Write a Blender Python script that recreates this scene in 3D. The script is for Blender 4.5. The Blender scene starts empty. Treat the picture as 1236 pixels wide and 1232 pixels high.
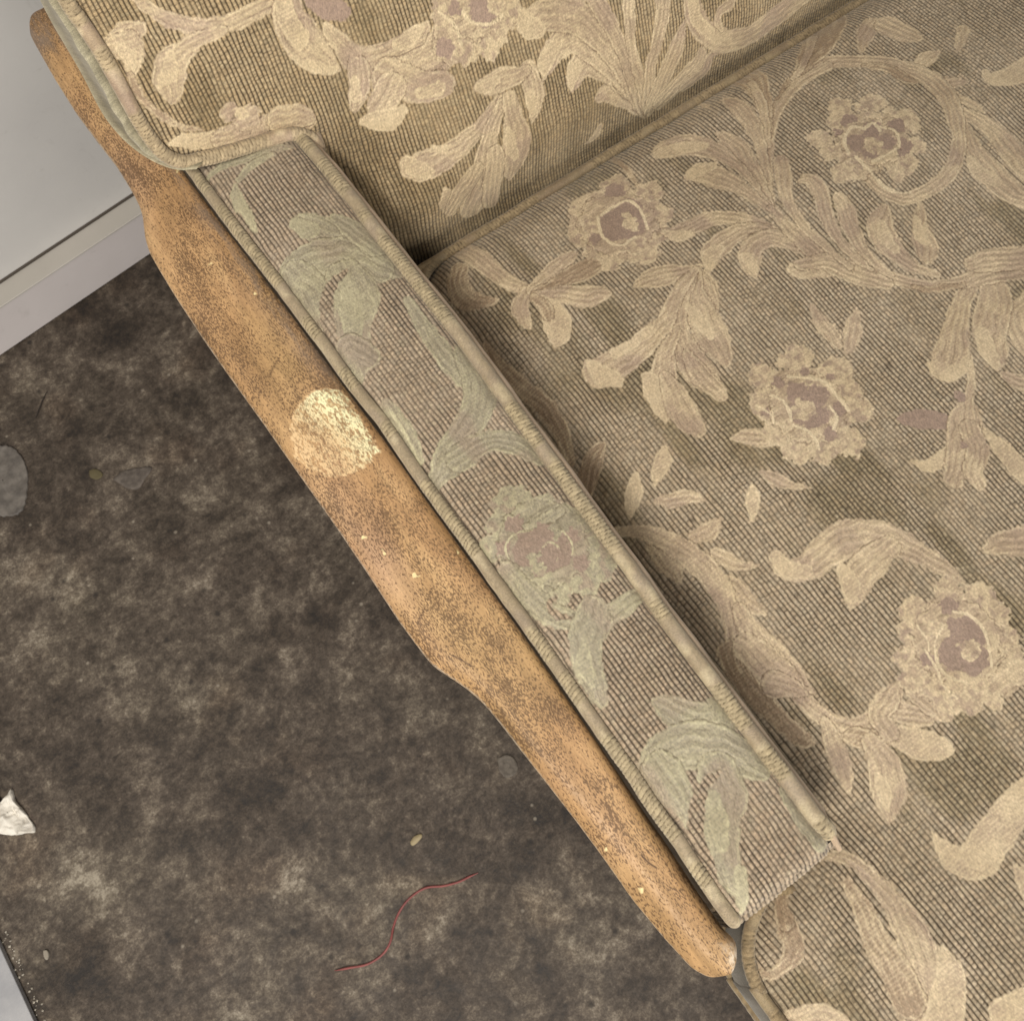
import bpy, math
import numpy as np

# ------------------------------------------------------------------ camera, light, exposure
sc = bpy.context.scene
CAM_H = 1.43; TILT = math.radians(20); HEAD = math.radians(35.235)
FPX = 1240.0; CX, CY = 618.0, 616.0
_h = np.array([math.sin(HEAD), math.cos(HEAD), 0.0])
_r = np.array([math.cos(HEAD), -math.sin(HEAD), 0.0])
_f = _h*math.sin(TILT) + np.array([0, 0, -math.cos(TILT)])
_u = _h*math.cos(TILT) + np.array([0, 0, math.sin(TILT)])
CAM = np.array([0, 0, CAM_H])
cd = bpy.data.cameras.new('camera'); cam = bpy.data.objects.new('camera', cd)
sc.collection.objects.link(cam); sc.camera = cam
import mathutils
R = mathutils.Matrix(((_r[0], _u[0], -_f[0]), (_r[1], _u[1], -_f[1]), (_r[2], _u[2], -_f[2])))
cam.matrix_world = mathutils.Matrix.Translation((0, 0, CAM_H)) @ R.to_4x4()
cd.sensor_fit = 'HORIZONTAL'; cd.sensor_width = 36; cd.lens = 36*FPX/1236
cd.clip_start = 0.05; cd.clip_end = 60
cd.dof.use_dof = True; cd.dof.focus_distance = 0.88; cd.dof.aperture_fstop = 16

w = bpy.data.worlds.new('World'); sc.world = w; w.use_nodes = True
bg = w.node_tree.nodes['Background']; bg.inputs[0].default_value = (0.93, 0.96, 1.0, 1); bg.inputs[1].default_value = 0.29

def area(name, loc, target, sx, sy, power, col):
    l = bpy.data.lights.new(name, 'AREA'); l.shape = 'RECTANGLE'; l.size = sx; l.size_y = sy
    l.energy = power; l.color = col
    o = bpy.data.objects.new(name, l); sc.collection.objects.link(o); o.location = loc
    o.rotation_euler = (mathutils.Vector(target)-mathutils.Vector(loc)).to_track_quat('-Z', 'Y').to_euler()
    return o
area('door_daylight', (-0.3, -3.0, 1.5), (0.2, 0.6, 0.4), 2.0, 1.8, 92, (1.0, 0.985, 0.96))
area('ceiling_lamp', (-0.85, -0.5, 2.6), (0.3, 0.2, 0.5), 0.50, 0.50, 64, (1.0, 0.955, 0.89))
sc.view_settings.view_transform = 'Standard'; sc.view_settings.look = 'None'
sc.view_settings.exposure = 0.0; sc.view_settings.gamma = 1

rs = np.random.RandomState(7)
# ------------------------------------------------------------------ helpers
def lin(hexs):
    c = np.array([int(hexs[i:i+2], 16)/255 for i in (1, 3, 5)])
    return np.where(c <= .04045, c/12.92, ((c+.055)/1.055)**2.4)
LAT = [rs.rand(256, 256).astype(np.float32) for _ in range(8)]
def vn(x, y, k=0):
    L = LAT[k % 8]; x = np.asarray(x)+k*17.3; y = np.asarray(y)+k*9.1
    xi = np.floor(x).astype(int); yi = np.floor(y).astype(int); fx = x-xi; fy = y-yi
    fx = fx*fx*(3-2*fx); fy = fy*fy*(3-2*fy)
    a = L[yi % 256, xi % 256]; b = L[yi % 256, (xi+1) % 256]; c = L[(yi+1) % 256, xi % 256]; d = L[(yi+1) % 256, (xi+1) % 256]
    return (a*(1-fx)+b*fx)*(1-fy)+(c*(1-fx)+d*fx)*fy
def hsh(i, j, k=0): return LAT[k % 8][(j*7+13*k) % 256, (i*3+j+29*k) % 256]
def ss(a, b, x):
    t = np.clip((x-a)/(b-a), 0, 1); return t*t*(3-2*t)
def mixc(a, b, m): return a*(1-m[..., None])+b*m[..., None]
def spline(P, step):
    P = np.asarray(P, float)
    if len(P) == 1: return P.copy()
    Q = np.vstack([2*P[0]-P[1], P, 2*P[-1]-P[-2]]); out = []
    for i in range(len(P)-1):
        p0, p1, p2, p3 = Q[i:i+4]
        n = max(2, int(np.linalg.norm((p2-p1)[:2 if P.shape[1] == 3 and False else None])/step)+1)
        t = np.linspace(0, 1, n, endpoint=False)[:, None]
        out.append(.5*((2*p1)+(-p0+p2)*t+(2*p0-5*p1+4*p2-p3)*t*t+(-p0+3*p1-3*p2+p3)*t**3))
    out.append(P[-1:]); return np.vstack(out)
def ray(px, py):
    return _f*FPX+_r*(px-CX)-_u*(py-CY)
def onz(px, py, z):
    d = ray(px, py); return CAM+d*((z-CAM_H)/d[2])

def mesh(name, V, F, mat, parent=None, attrs=None, smooth=True, kind=None):
    V = np.asarray(V, np.float32); F = np.asarray(F, np.int32)
    me = bpy.data.meshes.new(name); me.vertices.add(len(V)); me.vertices.foreach_set('co', V.ravel())
    n = F.shape[1]; me.loops.add(F.size); me.loops.foreach_set('vertex_index', F.ravel())
    me.polygons.add(len(F)); me.polygons.foreach_set('loop_start', np.arange(0, F.size, n, dtype=np.int32))
    me.polygons.foreach_set('loop_total', np.full(len(F), n, np.int32))
    me.update(calc_edges=True)
    me.polygons.foreach_set('use_smooth', np.full(len(F), smooth))
    for k, a in (attrs or {}).items():
        a = np.asarray(a, np.float32)
        if a.ndim == 2 and a.shape[1] == 4:
            at = me.attributes.new(k, 'FLOAT_COLOR', 'POINT'); at.data.foreach_set('color', a.ravel())
        elif a.ndim == 2:
            at = me.attributes.new(k, 'FLOAT_VECTOR', 'POINT'); at.data.foreach_set('vector', a.ravel())
        else:
            at = me.attributes.new(k, 'FLOAT', 'POINT'); at.data.foreach_set('value', a.ravel())
    if mat: me.materials.append(mat)
    o = bpy.data.objects.new(name, me); sc.collection.objects.link(o)
    if parent: o.parent = parent
    if kind: o['kind'] = kind
    return o
def tag(o, label, cat, group=None):
    o['label'] = label; o['category'] = cat
    if group: o['group'] = group
def gridfaces(ny, nx):
    i = np.arange(ny*nx).reshape(ny, nx)
    return np.stack([i[:-1, :-1], i[:-1, 1:], i[1:, 1:], i[1:, :-1]], -1).reshape(-1, 4)
def loft(name, rows, mat, parent=None, attrs=None, closed=False):
    rows = [np.asarray(r) for r in rows]; ny, nx = len(rows), len(rows[0])
    V = np.vstack(rows); F = gridfaces(ny, nx)
    if closed:
        i = np.arange(ny*nx).reshape(ny, nx)
        F = np.vstack([F, np.stack([i[:-1, -1], i[:-1, 0], i[1:, 0], i[1:, -1]], -1)])
    return mesh(name, V, F, mat, parent, attrs)
def rgba(c): return np.concatenate([c, np.ones(c.shape[:-1]+(1,))], -1).reshape(-1, 4)
def box(name, a, b, mat, parent=None, rot=0, org=None, bev=.002, kind=None):
    import bmesh
    bm = bmesh.new(); bmesh.ops.create_cube(bm, size=1)
    a, b = np.array(a, float), np.array(b, float); c = (a+b)/2; s = b-a
    for v in bm.verts: v.co = mathutils.Vector(v.co[i]*s[i]+c[i] for i in range(3))
    bmesh.ops.bevel(bm, geom=bm.edges[:], offset=bev, segments=3, affect='EDGES', profile=.6)
    if rot: bmesh.ops.rotate(bm, cent=org, matrix=mathutils.Matrix.Rotation(rot, 3, 'Z'), verts=bm.verts)
    me = bpy.data.meshes.new(name); bm.to_mesh(me); bm.free(); me.materials.append(mat)
    for p in me.polygons: p.use_smooth = False
    o = bpy.data.objects.new(name, me); sc.collection.objects.link(o)
    if parent: o.parent = parent
    if kind: o['kind'] = kind
    return o

# ------------------------------------------------------------------ materials
class NT:
    def __init__(s, name):
        s.m = bpy.data.materials.new(name); s.m.use_nodes = True; s.t = s.m.node_tree; s.b = s.t.nodes['Principled BSDF']
    def n(s, typ, ins=None, **kw):
        nd = s.t.nodes.new(typ)
        for k, v in kw.items(): setattr(nd, k, v)
        for k, v in (ins or {}).items():
            if hasattr(v, 'is_linked') or isinstance(v, bpy.types.NodeSocket): s.t.links.new(v, nd.inputs[k])
            else: nd.inputs[k].default_value = v
        return nd
    def attr(s, name): return s.n('ShaderNodeAttribute', attribute_name=name)
    def noise(s, vec, scale, detail=4, rough=.6, dist=0.0):
        return s.n('ShaderNodeTexNoise', {'Vector': vec, 'Scale': scale, 'Detail': detail, 'Roughness': rough, 'Distortion': dist}).outputs['Fac']
    def math(s, op, a, b=0.0, c=None, clamp=False):
        nd = s.n('ShaderNodeMath', {0: a, 1: b}, operation=op, use_clamp=clamp)
        if c is not None: nd.inputs[2].default_value = c
        return nd.outputs[0]
    def ramp(s, fac, stops, interp='LINEAR'):
        nd = s.n('ShaderNodeValToRGB', {0: fac}); cr = nd.color_ramp; cr.interpolation = interp
        while len(cr.elements) < len(stops): cr.elements.new(.5)
        for e, (p, c) in zip(cr.elements, stops):
            e.position = p; e.color = tuple(c)+(1,) if not isinstance(c, (int, float)) else (c, c, c, 1)
        return nd.outputs[0]
    def mix(s, fac, a, b, mode='MIX'):
        nd = s.n('ShaderNodeMix', data_type='RGBA', blend_type=mode)
        for k, v in ((0, fac), (6, a), (7, b)):
            if isinstance(v, bpy.types.NodeSocket): s.t.links.new(v, nd.inputs[k])
            else: nd.inputs[k].default_value = v if isinstance(v, (int, float)) else tuple(v)+(1,)
        return nd.outputs[2]
    def scalevec(s, vec, sv):
        return s.n('ShaderNodeVectorMath', {0: vec, 1: sv}, operation='MULTIPLY').outputs[0]
    def bump(s, h, strength, dist, normal=None):
        ins = {'Height': h, 'Strength': strength, 'Distance': dist}
        if normal is not None: ins['Normal'] = normal
        return s.n('ShaderNodeBump', ins).outputs[0]
    def out(s, **kw):
        for k, v in kw.items():
            k = k.replace('_', ' ')
            if isinstance(v, bpy.types.NodeSocket): s.t.links.new(v, s.b.inputs[k])
            else: s.b.inputs[k].default_value = v
        return s.m

def fabric_mat():
    t = NT('jacquard_fabric'); col = t.attr('Col').outputs['Color']; fab = t.attr('fab').outputs['Vector']; mot = t.attr('motif').outputs['Fac']
    fine = t.noise(fab, 1400, 3, .65)
    fib = t.noise(t.scalevec(fab, (900.0, 2600.0, 900.0)), 1.0, 2, .6)
    satin = t.noise(t.scalevec(fab, (2300.0, 320.0, 800.0)), 1.0, 2, .5)
    f = t.n('ShaderNodeMix', {0: mot, 2: fib, 3: satin}, data_type='FLOAT').outputs[0]
    f2 = t.math('MULTIPLY', t.math('ADD', f, fine), .5)
    mul = t.ramp(f2, [(.30, .38), (.5, .96), (.70, 1.6)])
    c = t.mix(1.0, col, mul, 'MULTIPLY')
    blot = t.ramp(t.noise(fab, 14, 3, .6), [(.3, (.90, .87, .82)), (.7, (1.07, 1.06, 1.06))])
    c = t.mix(1.0, c, blot, 'MULTIPLY')
    bmp = t.bump(f2, .75, .0007)
    rough = t.ramp(mot, [(0, .9), (1, .56)])
    return t.out(Base_Color=c, Roughness=rough, Normal=bmp, Sheen_Weight=.25, Sheen_Roughness=.45, Sheen_Tint=(1, .93, .8, 1), Specular_IOR_Level=.35)
MF = fabric_mat()

def wood_mat():
    t = NT('speckled_wood'); fab = t.attr('fab').outputs['Vector']; wear = t.attr('wear').outputs['Fac']; edge = t.attr('edge').outputs['Fac']
    base = t.ramp(t.noise(t.scalevec(fab, (28.0, 7.0, 10.0)), 1.0, 5, .6), [(.25, lin('#8a6a44')), (.5, lin('#a9845a')), (.72, lin('#c19d6f'))])
    tint = t.noise(t.scalevec(fab, (9.0, 5.0, 5.0)), 1.0, 2, .5)
    base = t.mix(t.ramp(tint, [(.45, 0.0), (.75, .55)]), base, lin('#a88c5e'))
    base = t.mix(t.ramp(t.noise(t.scalevec(fab, (12.0, 4.0, 5.0)), 1.3, 2, .5), [(.5, 0.0), (.75, .55)]), base, lin('#a3826a'))
    grain = t.noise(t.scalevec(fab, (520.0, 60.0, 100.0)), 1.0, 3, .6)
    base = t.mix(1.0, base, t.ramp(grain, [(.3, .82), (.7, 1.14)]), 'MULTIPLY')
    strk = t.noise(t.scalevec(fab, (330.0, 11.0, 60.0)), 1.0, 4, .65)
    base = t.mix(1.0, base, t.ramp(strk, [(.36, .84), (.5, 1.0), (.66, 1.08)]), 'MULTIPLY')
    # small elongated flecks and rounder dark specks
    fl = t.noise(t.scalevec(fab, (980.0, 330.0, 300.0)), 1.0, 3, .6)
    dens = t.noise(t.scalevec(fab, (30.0, 14.0, 10.0)), 1.0, 3, .6)
    flm = t.ramp(t.math('ADD', fl, t.math('MULTIPLY', t.math('SUBTRACT', dens, .5), .55)), [(.50, 0.0), (.575, .85)])
    vor = t.n('ShaderNodeTexVoronoi', {'Vector': t.scalevec(fab, (210.0, 130.0, 100.0)), 'Scale': 1.0, 'Randomness': 1.0})
    sp = t.ramp(vor.outputs['Distance'], [(.10, 1.0), (.2, 0.0)])
    rnd = t.ramp(t.n('ShaderNodeSeparateColor', {0: vor.outputs['Color']}).outputs[0], [(.62, 0.0), (.66, .9)])
    spm = t.math('MULTIPLY', sp, rnd)
    # bleached round patch: pale where it is most worn
    wn = t.noise(t.scalevec(fab, (420.0, 150.0, 100.0)), 1.0, 3, .6)
    pale = t.mix(t.ramp(t.math('ADD', wear, t.math('MULTIPLY', t.math('SUBTRACT', wn, .5), .5)), [(.45, 0.0), (.75, 1.0)]), lin('#d0b083'), lin('#e8dfb0'))
    hole = t.ramp(wn, [(.48, 1.0), (.56, .12)])
    wmask = t.ramp(wear, [(.02, 0.0), (.10, 1.0)])
    base = t.mix(t.math('MULTIPLY', wmask, hole), base, pale)
    dark = t.math('MAXIMUM', flm, spm)
    base = t.mix(t.math('MULTIPLY', dark, t.ramp(wmask, [(0, .86), (1, .6)])), base, lin('#46301d'))
    # greyed varnish along the inner edge and paler edges, worn nose
    en = t.noise(t.scalevec(fab, (160.0, 22.0, 40.0)), 1.0, 4, .65)
    grey = t.attr('grime').outputs['Fac']
    base = t.mix(t.math('MULTIPLY', grey, t.ramp(en, [(.42, 0.0), (.6, .75)])), base, lin('#77685a'))
    base = t.mix(t.math('MULTIPLY', edge, t.ramp(t.noise(fab, 210, 3, .6), [(.4, .1), (.6, .9)])), base, lin('#d9cbb4'))
    scr = t.ramp(t.noise(t.scalevec(fab, (60.0, 60.0, 60.0)), 1.0, 2, .5), [(.735, 0.0), (.76, .8)])
    base = t.mix(scr, base, lin('#e6d39c'))
    # a few hairline scratches, placed by attribute
    base = t.mix(t.attr('scratch').outputs['Fac'], base, lin('#4a3320'))
    h = t.math('SUBTRACT', t.math('MULTIPLY', grain, .3), dark)
    return t.out(Base_Color=base, Roughness=t.ramp(fl, [(.3, .48), (.7, .66)]), Normal=t.bump(h, .35, .0004), Specular_IOR_Level=.45)
MW = wood_mat()

def floor_mat():
    t = NT('stained_concrete'); co = t.n('ShaderNodeNewGeometry').outputs['Position']
    n1 = t.noise(co, 5.0, 8, .66, .25); n2 = t.noise(co, 19, 8, .74, .3); n3 = t.noise(co, 85, 6, .8, .0); n4 = t.noise(co, 300, 4, .8)
    a = t.math('ADD', t.math('MULTIPLY', n1, .28), t.math('MULTIPLY', n2, .32))
    a = t.math('ADD', a, t.math('MULTIPLY', n3, .26)); a = t.math('ADD', a, t.math('MULTIPLY', n4, .14))
    c = t.ramp(a, [(.41, lin('#1d1712')), (.465, lin('#352c23')), (.51, lin('#4b4137')), (.55, lin('#665b4e')), (.605, lin('#968b7b'))])
    cool = t.noise(co, 5.5, 3, .5)
    c = t.mix(t.ramp(cool, [(.45, 0.0), (.7, .5)]), c, t.mix(1.0, c, (.97, 1.0, .95), 'MULTIPLY'))
    c = t.mix(t.ramp(t.noise(co, 8.5, 3, .5), [(.55, 0.0), (.75, .6)]), c, t.mix(1.0, c, (1.10, .97, .86), 'MULTIPLY'))
    v = t.n('ShaderNodeTexVoronoi', {'Vector': co, 'Scale': 60.0})
    spot = t.math('MULTIPLY', t.ramp(v.outputs['Distance'], [(.10, 1.0), (.2, 0.0)]), t.ramp(t.n('ShaderNodeSeparateColor', {0: v.outputs['Color']}).outputs[1], [(.94, 0.0), (.97, .45)]))
    c = t.mix(spot, c, lin('#a39887'))
    v2 = t.n('ShaderNodeTexVoronoi', {'Vector': co, 'Scale': 38.0})
    pit = t.math('MULTIPLY', t.ramp(v2.outputs['Distance'], [(.08, 1.0), (.22, 0.0)]), t.ramp(t.n('ShaderNodeSeparateColor', {0: v2.outputs['Color']}).outputs[0], [(.85, 0.0), (.9, .8)]))
    c = t.mix(pit, c, lin('#1f1914'))
    h = t.math('ADD', n3, t.math('MULTIPLY', n4, .5))
    return t.out(Base_Color=c, Roughness=t.ramp(n2, [(.3, .5), (.7, .8)]), Normal=t.bump(h, .35, .002), Specular_IOR_Level=.35)
MFL = floor_mat()

def paint_mat(name, c0, c1, dirt, rough=.55):
    t = NT(name); co = t.n('ShaderNodeNewGeometry').outputs['Position']
    c = t.ramp(t.noise(co, 5, 4, .6), [(.3, lin(c0)), (.7, lin(c1))])
    c = t.mix(t.ramp(t.noise(t.scalevec(co, (30.0, 30.0, 60.0)), 1.0, 5, .7), [(.62, 0.0), (.8, .35)]), c, lin(dirt))
    v = t.n('ShaderNodeTexVoronoi', {'Vector': co, 'Scale': 22.0})
    c = t.mix(t.ramp(t.noise(t.scalevec(co, (14.0, 14.0, 5.0)), 1.0, 6, .7, 1.5), [(.60, 0.0), (.72, .22)]), c, lin(dirt))
    spot = t.math('MULTIPLY', t.ramp(v.outputs['Distance'], [(.04, 1.0), (.07, 0.0)]), t.ramp(t.n('ShaderNodeSeparateColor', {0: v.outputs['Color']}).outputs[0], [(.8, 0.0), (.82, .7)]))
    c = t.mix(spot, c, lin(dirt))
    return t.out(Base_Color=c, Roughness=rough, Normal=t.bump(t.noise(co, 160, 3, .6), .12, .001))
MWALL = paint_mat('wall_paint', '#b4b0ab', '#bdb9b3', '#857e75')
MBB = paint_mat('baseboard_paint', '#b2aaa6', '#bbb3af', '#776e65')
MCAP = paint_mat('cap_paint', '#a29c92', '#b1aaa0', '#7b7568')
MDK = NT('gap_shade').out(Base_Color=tuple(lin('#4a4138'))+(1,), Roughness=.9)
def cloth_plain():
    t = NT('plain_lining'); co = t.n('ShaderNodeNewGeometry').outputs['Position']
    c = t.ramp(t.noise(co, 90, 4, .6), [(.3, lin('#4d4030')), (.7, lin('#6d5c46'))])
    wv = t.noise(t.scalevec(co, (900.0, 900.0, 900.0)), 1.0, 2)
    return t.out(Base_Color=c, Roughness=.9, Normal=t.bump(wv, .5, .0006))
MPL = cloth_plain()

# ------------------------------------------------------------------ outlines and signed distance
def sdf(poly, X, Y):
    """positive inside"""
    sh = X.shape; X = X.ravel(); Y = Y.ravel(); n = len(poly)
    best = np.full(X.shape, 1e9); ins = np.zeros(X.shape, bool)
    for i in range(n):
        ax, ay = poly[i]; bx, by = poly[(i+1) % n]; dx, dy = bx-ax, by-ay; L = dx*dx+dy*dy+1e-12
        t = np.clip(((X-ax)*dx+(Y-ay)*dy)/L, 0, 1); best = np.minimum(best, (X-ax-t*dx)**2+(Y-ay-t*dy)**2)
        if dy != 0:
            c = ((ay > Y) != (by > Y)) & (X < (bx-ax)*(Y-ay)/dy+ax); ins ^= c
    return (np.sqrt(best)*np.where(ins, 1, -1)).reshape(sh)
def rounded(pts, segs=9):
    out = []; n = len(pts)
    for i in range(n):
        x, y, r = pts[i]; p = np.array([x, y]); a = np.array(pts[i-1][:2])-p; b = np.array(pts[(i+1) % n][:2])-p
        if r <= 0: out.append(p); continue
        a = a/np.linalg.norm(a); b = b/np.linalg.norm(b)
        s, e = p+a*r, p+b*r
        for t in np.linspace(0, 1, segs): out.append((1-t)**2*s+2*t*(1-t)*p+t*t*e)
    return np.array(out)

SEAT_O = rounded([(.262, .578, .06), (1.38, .592, .05), (1.38, -.50, .05), (.124, -.50, .05), (.124, -.150, .060), (.262, -.118, .0), ])
LEAN = math.radians(28); BY, BZ = .603, .47
ES = np.array([0, math.sin(LEAN), math.cos(LEAN)]); EN = np.array([0, -math.cos(LEAN), math.sin(LEAN)])
B0 = np.array([0, BY, BZ])
def seat_h(x, y):
    d = sdf(SEAT_O, x, y)
    dd = np.clip(d, 0, 1)
    return .470+.020*ss(0, .22, dd)-.020*(1-np.clip(dd/.045, 0, 1))**2-.010*ss(.33, .26, x)*ss(-.16, -.05, y)+.003*(vn(x/.16, y/.2, 1)-.5)
def face_xs(px, py, b=0.0):
    d = ray(px, py); o = B0+EN*b; t = ((o-CAM)@EN)/(d@EN); q = CAM+d*t-B0
    return q[0], q@ES
PIPE_PX = [(75, -8), (87, 12), (105, 37), (122, 64), (138, 91), (154, 120), (171, 150), (188, 175), (204, 190), (223, 196), (242, 193), (261, 189), (287, 182), (312, 174), (338, 166), (358, 163), (374, 167), (385, 178)]
face_left = [face_xs(*p) for p in PIPE_PX]
_dx = face_left[0][0]-face_left[2][0]; 
face_left = [(face_left[0][0]-.004, .47), (face_left[0][0]-.002, .40)]+face_left
BACK_O = np.array([(1.36, .47)]+face_left+[(.246, .150), (.252, .10), (.256, .03), (.262, -.05), (1.36, -.05)])
def back_b(x, s):
    d = np.clip(sdf(BACK_O, x, s), 0, 1)
    return .020*ss(0, .16, d)-.009*(1-np.clip(d/.022, 0, 1))**2+.006*(vn(x/.12, s/.1, 2)-.5)*ss(0, .05, d)-.020*ss(.05, -.03, s)-.022*ss(.34, .25, x)*ss(.17, .08, s)
def seat_xy(px, py):
    z = .48
    for _ in range(12): p = onz(px, py, z); z = float(seat_h(np.array([p[0]]), np.array([p[1]]))[0]) if -.6 < p[1] < .7 else .47
    return p[0], p[1]
def back_xs(px, py):
    b = 0.
    for _ in range(8):
        x, s = face_xs(px, py, b); b = float(back_b(np.array([x]), np.array([s]))[0])
    return x, s
ARM_Z = .612
def arm_xy(px, py):
    p = onz(px, py, ARM_Z+.004); return p[0], p[1]

# ------------------------------------------------------------------ woven motifs, laid out in cloth coordinates
def crop(ox, oy, k, items):
    out = []
    for it in items:
        typ = it[0]; a = np.array(it[1], float).reshape(-1, 3)
        out.append((typ, [(ox+x*k, oy+y*k, wd*k) for x, y, wd in a]))
    return out
K3 = 300/1232; K45 = 450/1232; K25 = 250/1232; K2 = 200/1232; K28 = 280/1232
def fl(cx, cy, r, mauve, lobes, k=1.0):
    o = [('A', [cx, cy, r])]
    for x, y, w_ in lobes: o.append(('B', [x, y, w_]))
    o.append(('A', [cx, cy, r*.8]))
    return o
SEAT = []
SEAT += crop(786, 782, K45, [
 ('A', [560,690,14, 640,690,22, 720,750,30, 790,830,40, 850,920,58, 890,1020,62, 900,1120,66, 900,1250,70]),
 ('D', [640,770,14, 690,850,34, 740,960,48, 800,1060,56, 850,1160,60]),
 ('B', [960,1000,16, 985,1060,45, 985,1140,60, 960,1240,62]),
 ('D', [440,880,26, 455,940,38, 470,1000,36, 440,1050,26, 390,1080,18, 350,1060,8]),
 ('D', [440,800,14, 430,850,24, 440,900,30]),
 ('A', [450,1240,40, 560,1210,40, 640,1260,40]), ('B', [1170,1210,60, 1230,1160,40])])
SEAT += crop(936, 900, K3, [
 ('B', [775,430,8, 830,510,48, 920,575,75, 1000,560,95, 1060,480,95, 1120,390,90, 1190,310,90, 1290,200,80]),
 ('B', [1190,600,16, 1240,690,50, 1290,760,60])])
SEAT += crop(540, 280, K3, [
 ('D', [190,560,16, 270,680,36, 380,780,45, 480,860,45, 550,960,42, 590,1060,34, 620,1150,18]),
 ('D', [690,1200,50, 720,1130,45, 760,1070,22]),
 ('A', [400,290,28, 300,250,42, 220,190,48, 150,130,50, 90,100,44]),
 ('D', [60,190,40, 50,260,55, 90,330,55, 180,350,35, 250,340,12]),
 ('A', [390,300,30, 360,370,42, 380,440,34, 410,480,10]),
 ('A', [420,290,25, 480,240,40, 560,170,48, 620,115,22]),
 ('D', [440,300,20, 570,245,36, 660,200,55, 720,170,50]),
 ('A', [450,310,20, 560,310,45, 680,320,62, 750,310,48, 790,305,20]),
 ('B', [470,340,26, 520,400,58, 550,470,68, 545,530,42, 540,565,12]),
 ('D', [430,330,20, 480,370,34, 500,420,24])])
SEAT += crop(520, 480, K3, [('D', [770,460,36, 790,360,60, 810,290,48, 850,235,16])])
SEAT += crop(740, 520, K3, [
 ('B', [255,80,14, 245,150,42, 220,220,28, 205,270,8]), ('B', [115,215,12, 105,300,42, 90,370,34, 82,440,8]),
 ('A', [215,345,14, 290,345,38, 370,330,38, 450,345,10]),
 ('B', [690,270,10, 690,350,36, 690,440,12]), ('A', [730,205,8, 800,240,34, 870,270,26, 985,285,6]),
 ('A', [190,560,30, 250,640,48, 310,700,40, 330,750,12]),
 ('A', [400,530,30, 470,500,44, 520,450,18]), ('A', [520,620,40, 620,665,32, 715,668,8]),
 ('A', [590,770,50, 680,860,40, 750,910,8]),
 ('A', [0,500,24, 120,500,34, 230,530,50, 340,590,58, 430,660,62, 510,750,58, 560,850,52, 590,950,48, 600,1060,55, 590,1160,50, 570,1260,50]),
 ('A', [620,880,30, 680,1000,55, 760,1100,80, 850,1190,80, 930,1290,60]),
 ('B', [640,1000,14, 680,1100,28, 750,1200,34])])
SEAT += crop(860, 780, K3, [
 ('D', [80,20,60, 130,130,62, 200,230,58, 290,320,50, 370,400,48, 440,460,42, 490,480,18]),
 ('A', [170,0,70, 270,90,80, 350,150,70, 420,210,45, 480,220,14]),
 ('A', [430,250,40, 520,330,48, 620,390,55, 720,410,66, 820,350,62, 880,270,58, 920,190,26]),
 ('A', [560,380,30, 600,480,50, 640,590,52, 665,680,26, 672,720,8]),
 ('D', [700,450,50, 800,470,60, 880,440,50]),
 ('A', [930,320,60, 1040,340,60, 1110,320,40]), ('B', [880,430,50, 1000,480,75, 1110,500,66, 1175,515,24]),
 ('A', [790,480,50, 850,590,85, 870,710,92, 870,800,52, 875,865,8]), ('B', [820,640,20, 850,720,40, 860,800,20])])
# flower bottom right
SEAT += crop(936, 580, K3, [
 ('A', [10,380,30, 60,440,58, 160,430,66, 230,370,80, 330,300,95, 450,280,92, 570,300,80, 690,350,60, 790,410,48, 880,470,30, 950,530,8]),
 ('B', [0,380,30, 60,440,45, 150,450,40]),
 ('A', [560,330,60, 480,400,78, 420,470,84, 385,560,52, 372,640,12]), ('B', [330,440,30, 370,520,45, 380,600,22]),
 ('A', [1050,340,26, 1130,310,60, 1260,300,80]),
 ('A', [560,1240,50, 510,1160,50, 550,1090,60, 600,1010,14]), ('A', [0,1010,70, 80,1030,48, 150,1060,10]),
 ('A', [700,1040,60, 780,1100,70, 830,1150,50]),
 ('A', [910,800,240]), ('A', [1080,940,140]), ('A', [780,960,130]),
 ('B', [860,540,72]), ('B', [1010,590,84]), ('B', [1100,660,66]), ('B', [690,660,80]), ('B', [650,740,60]), ('B', [700,830,70]),
 ('B', [630,880,50]), ('B', [680,980,76]), ('B', [790,1020,72]), ('B', [840,1120,52]), ('B', [950,1070,90]), ('B', [1080,1090,56]),
 ('B', [1130,800,66]), ('B', [1170,890,60]), ('B', [1180,770,36]), ('B', [1200,950,60, 1290,960,60]),
 ('A', [900,800,215]), ('B', [780,740,50]), ('B', [1060,800,46]), ('B', [900,1010,60]), ('B', [1000,1000,54]),
 ('M', [860,620,44]), ('M', [750,890,36]), ('M', [930,740,74]), ('M', [900,850,96]), ('M', [970,880,84]), ('M', [980,780,56]),
 ('B', [960,840,48]), ('B', [920,820,26]),
 ('L', [830,720,6, 790,800,6, 800,900,6, 850,970,6, 940,1000,6]), ('L', [880,650,6, 960,670,6, 1030,740,6, 1060,850,6, 1070,920,6]),
 ('L', [740,840,5, 800,940,6, 830,1020,5, 900,1080,5]), ('L', [700,720,5, 750,790,5, 760,840,5])])
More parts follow.
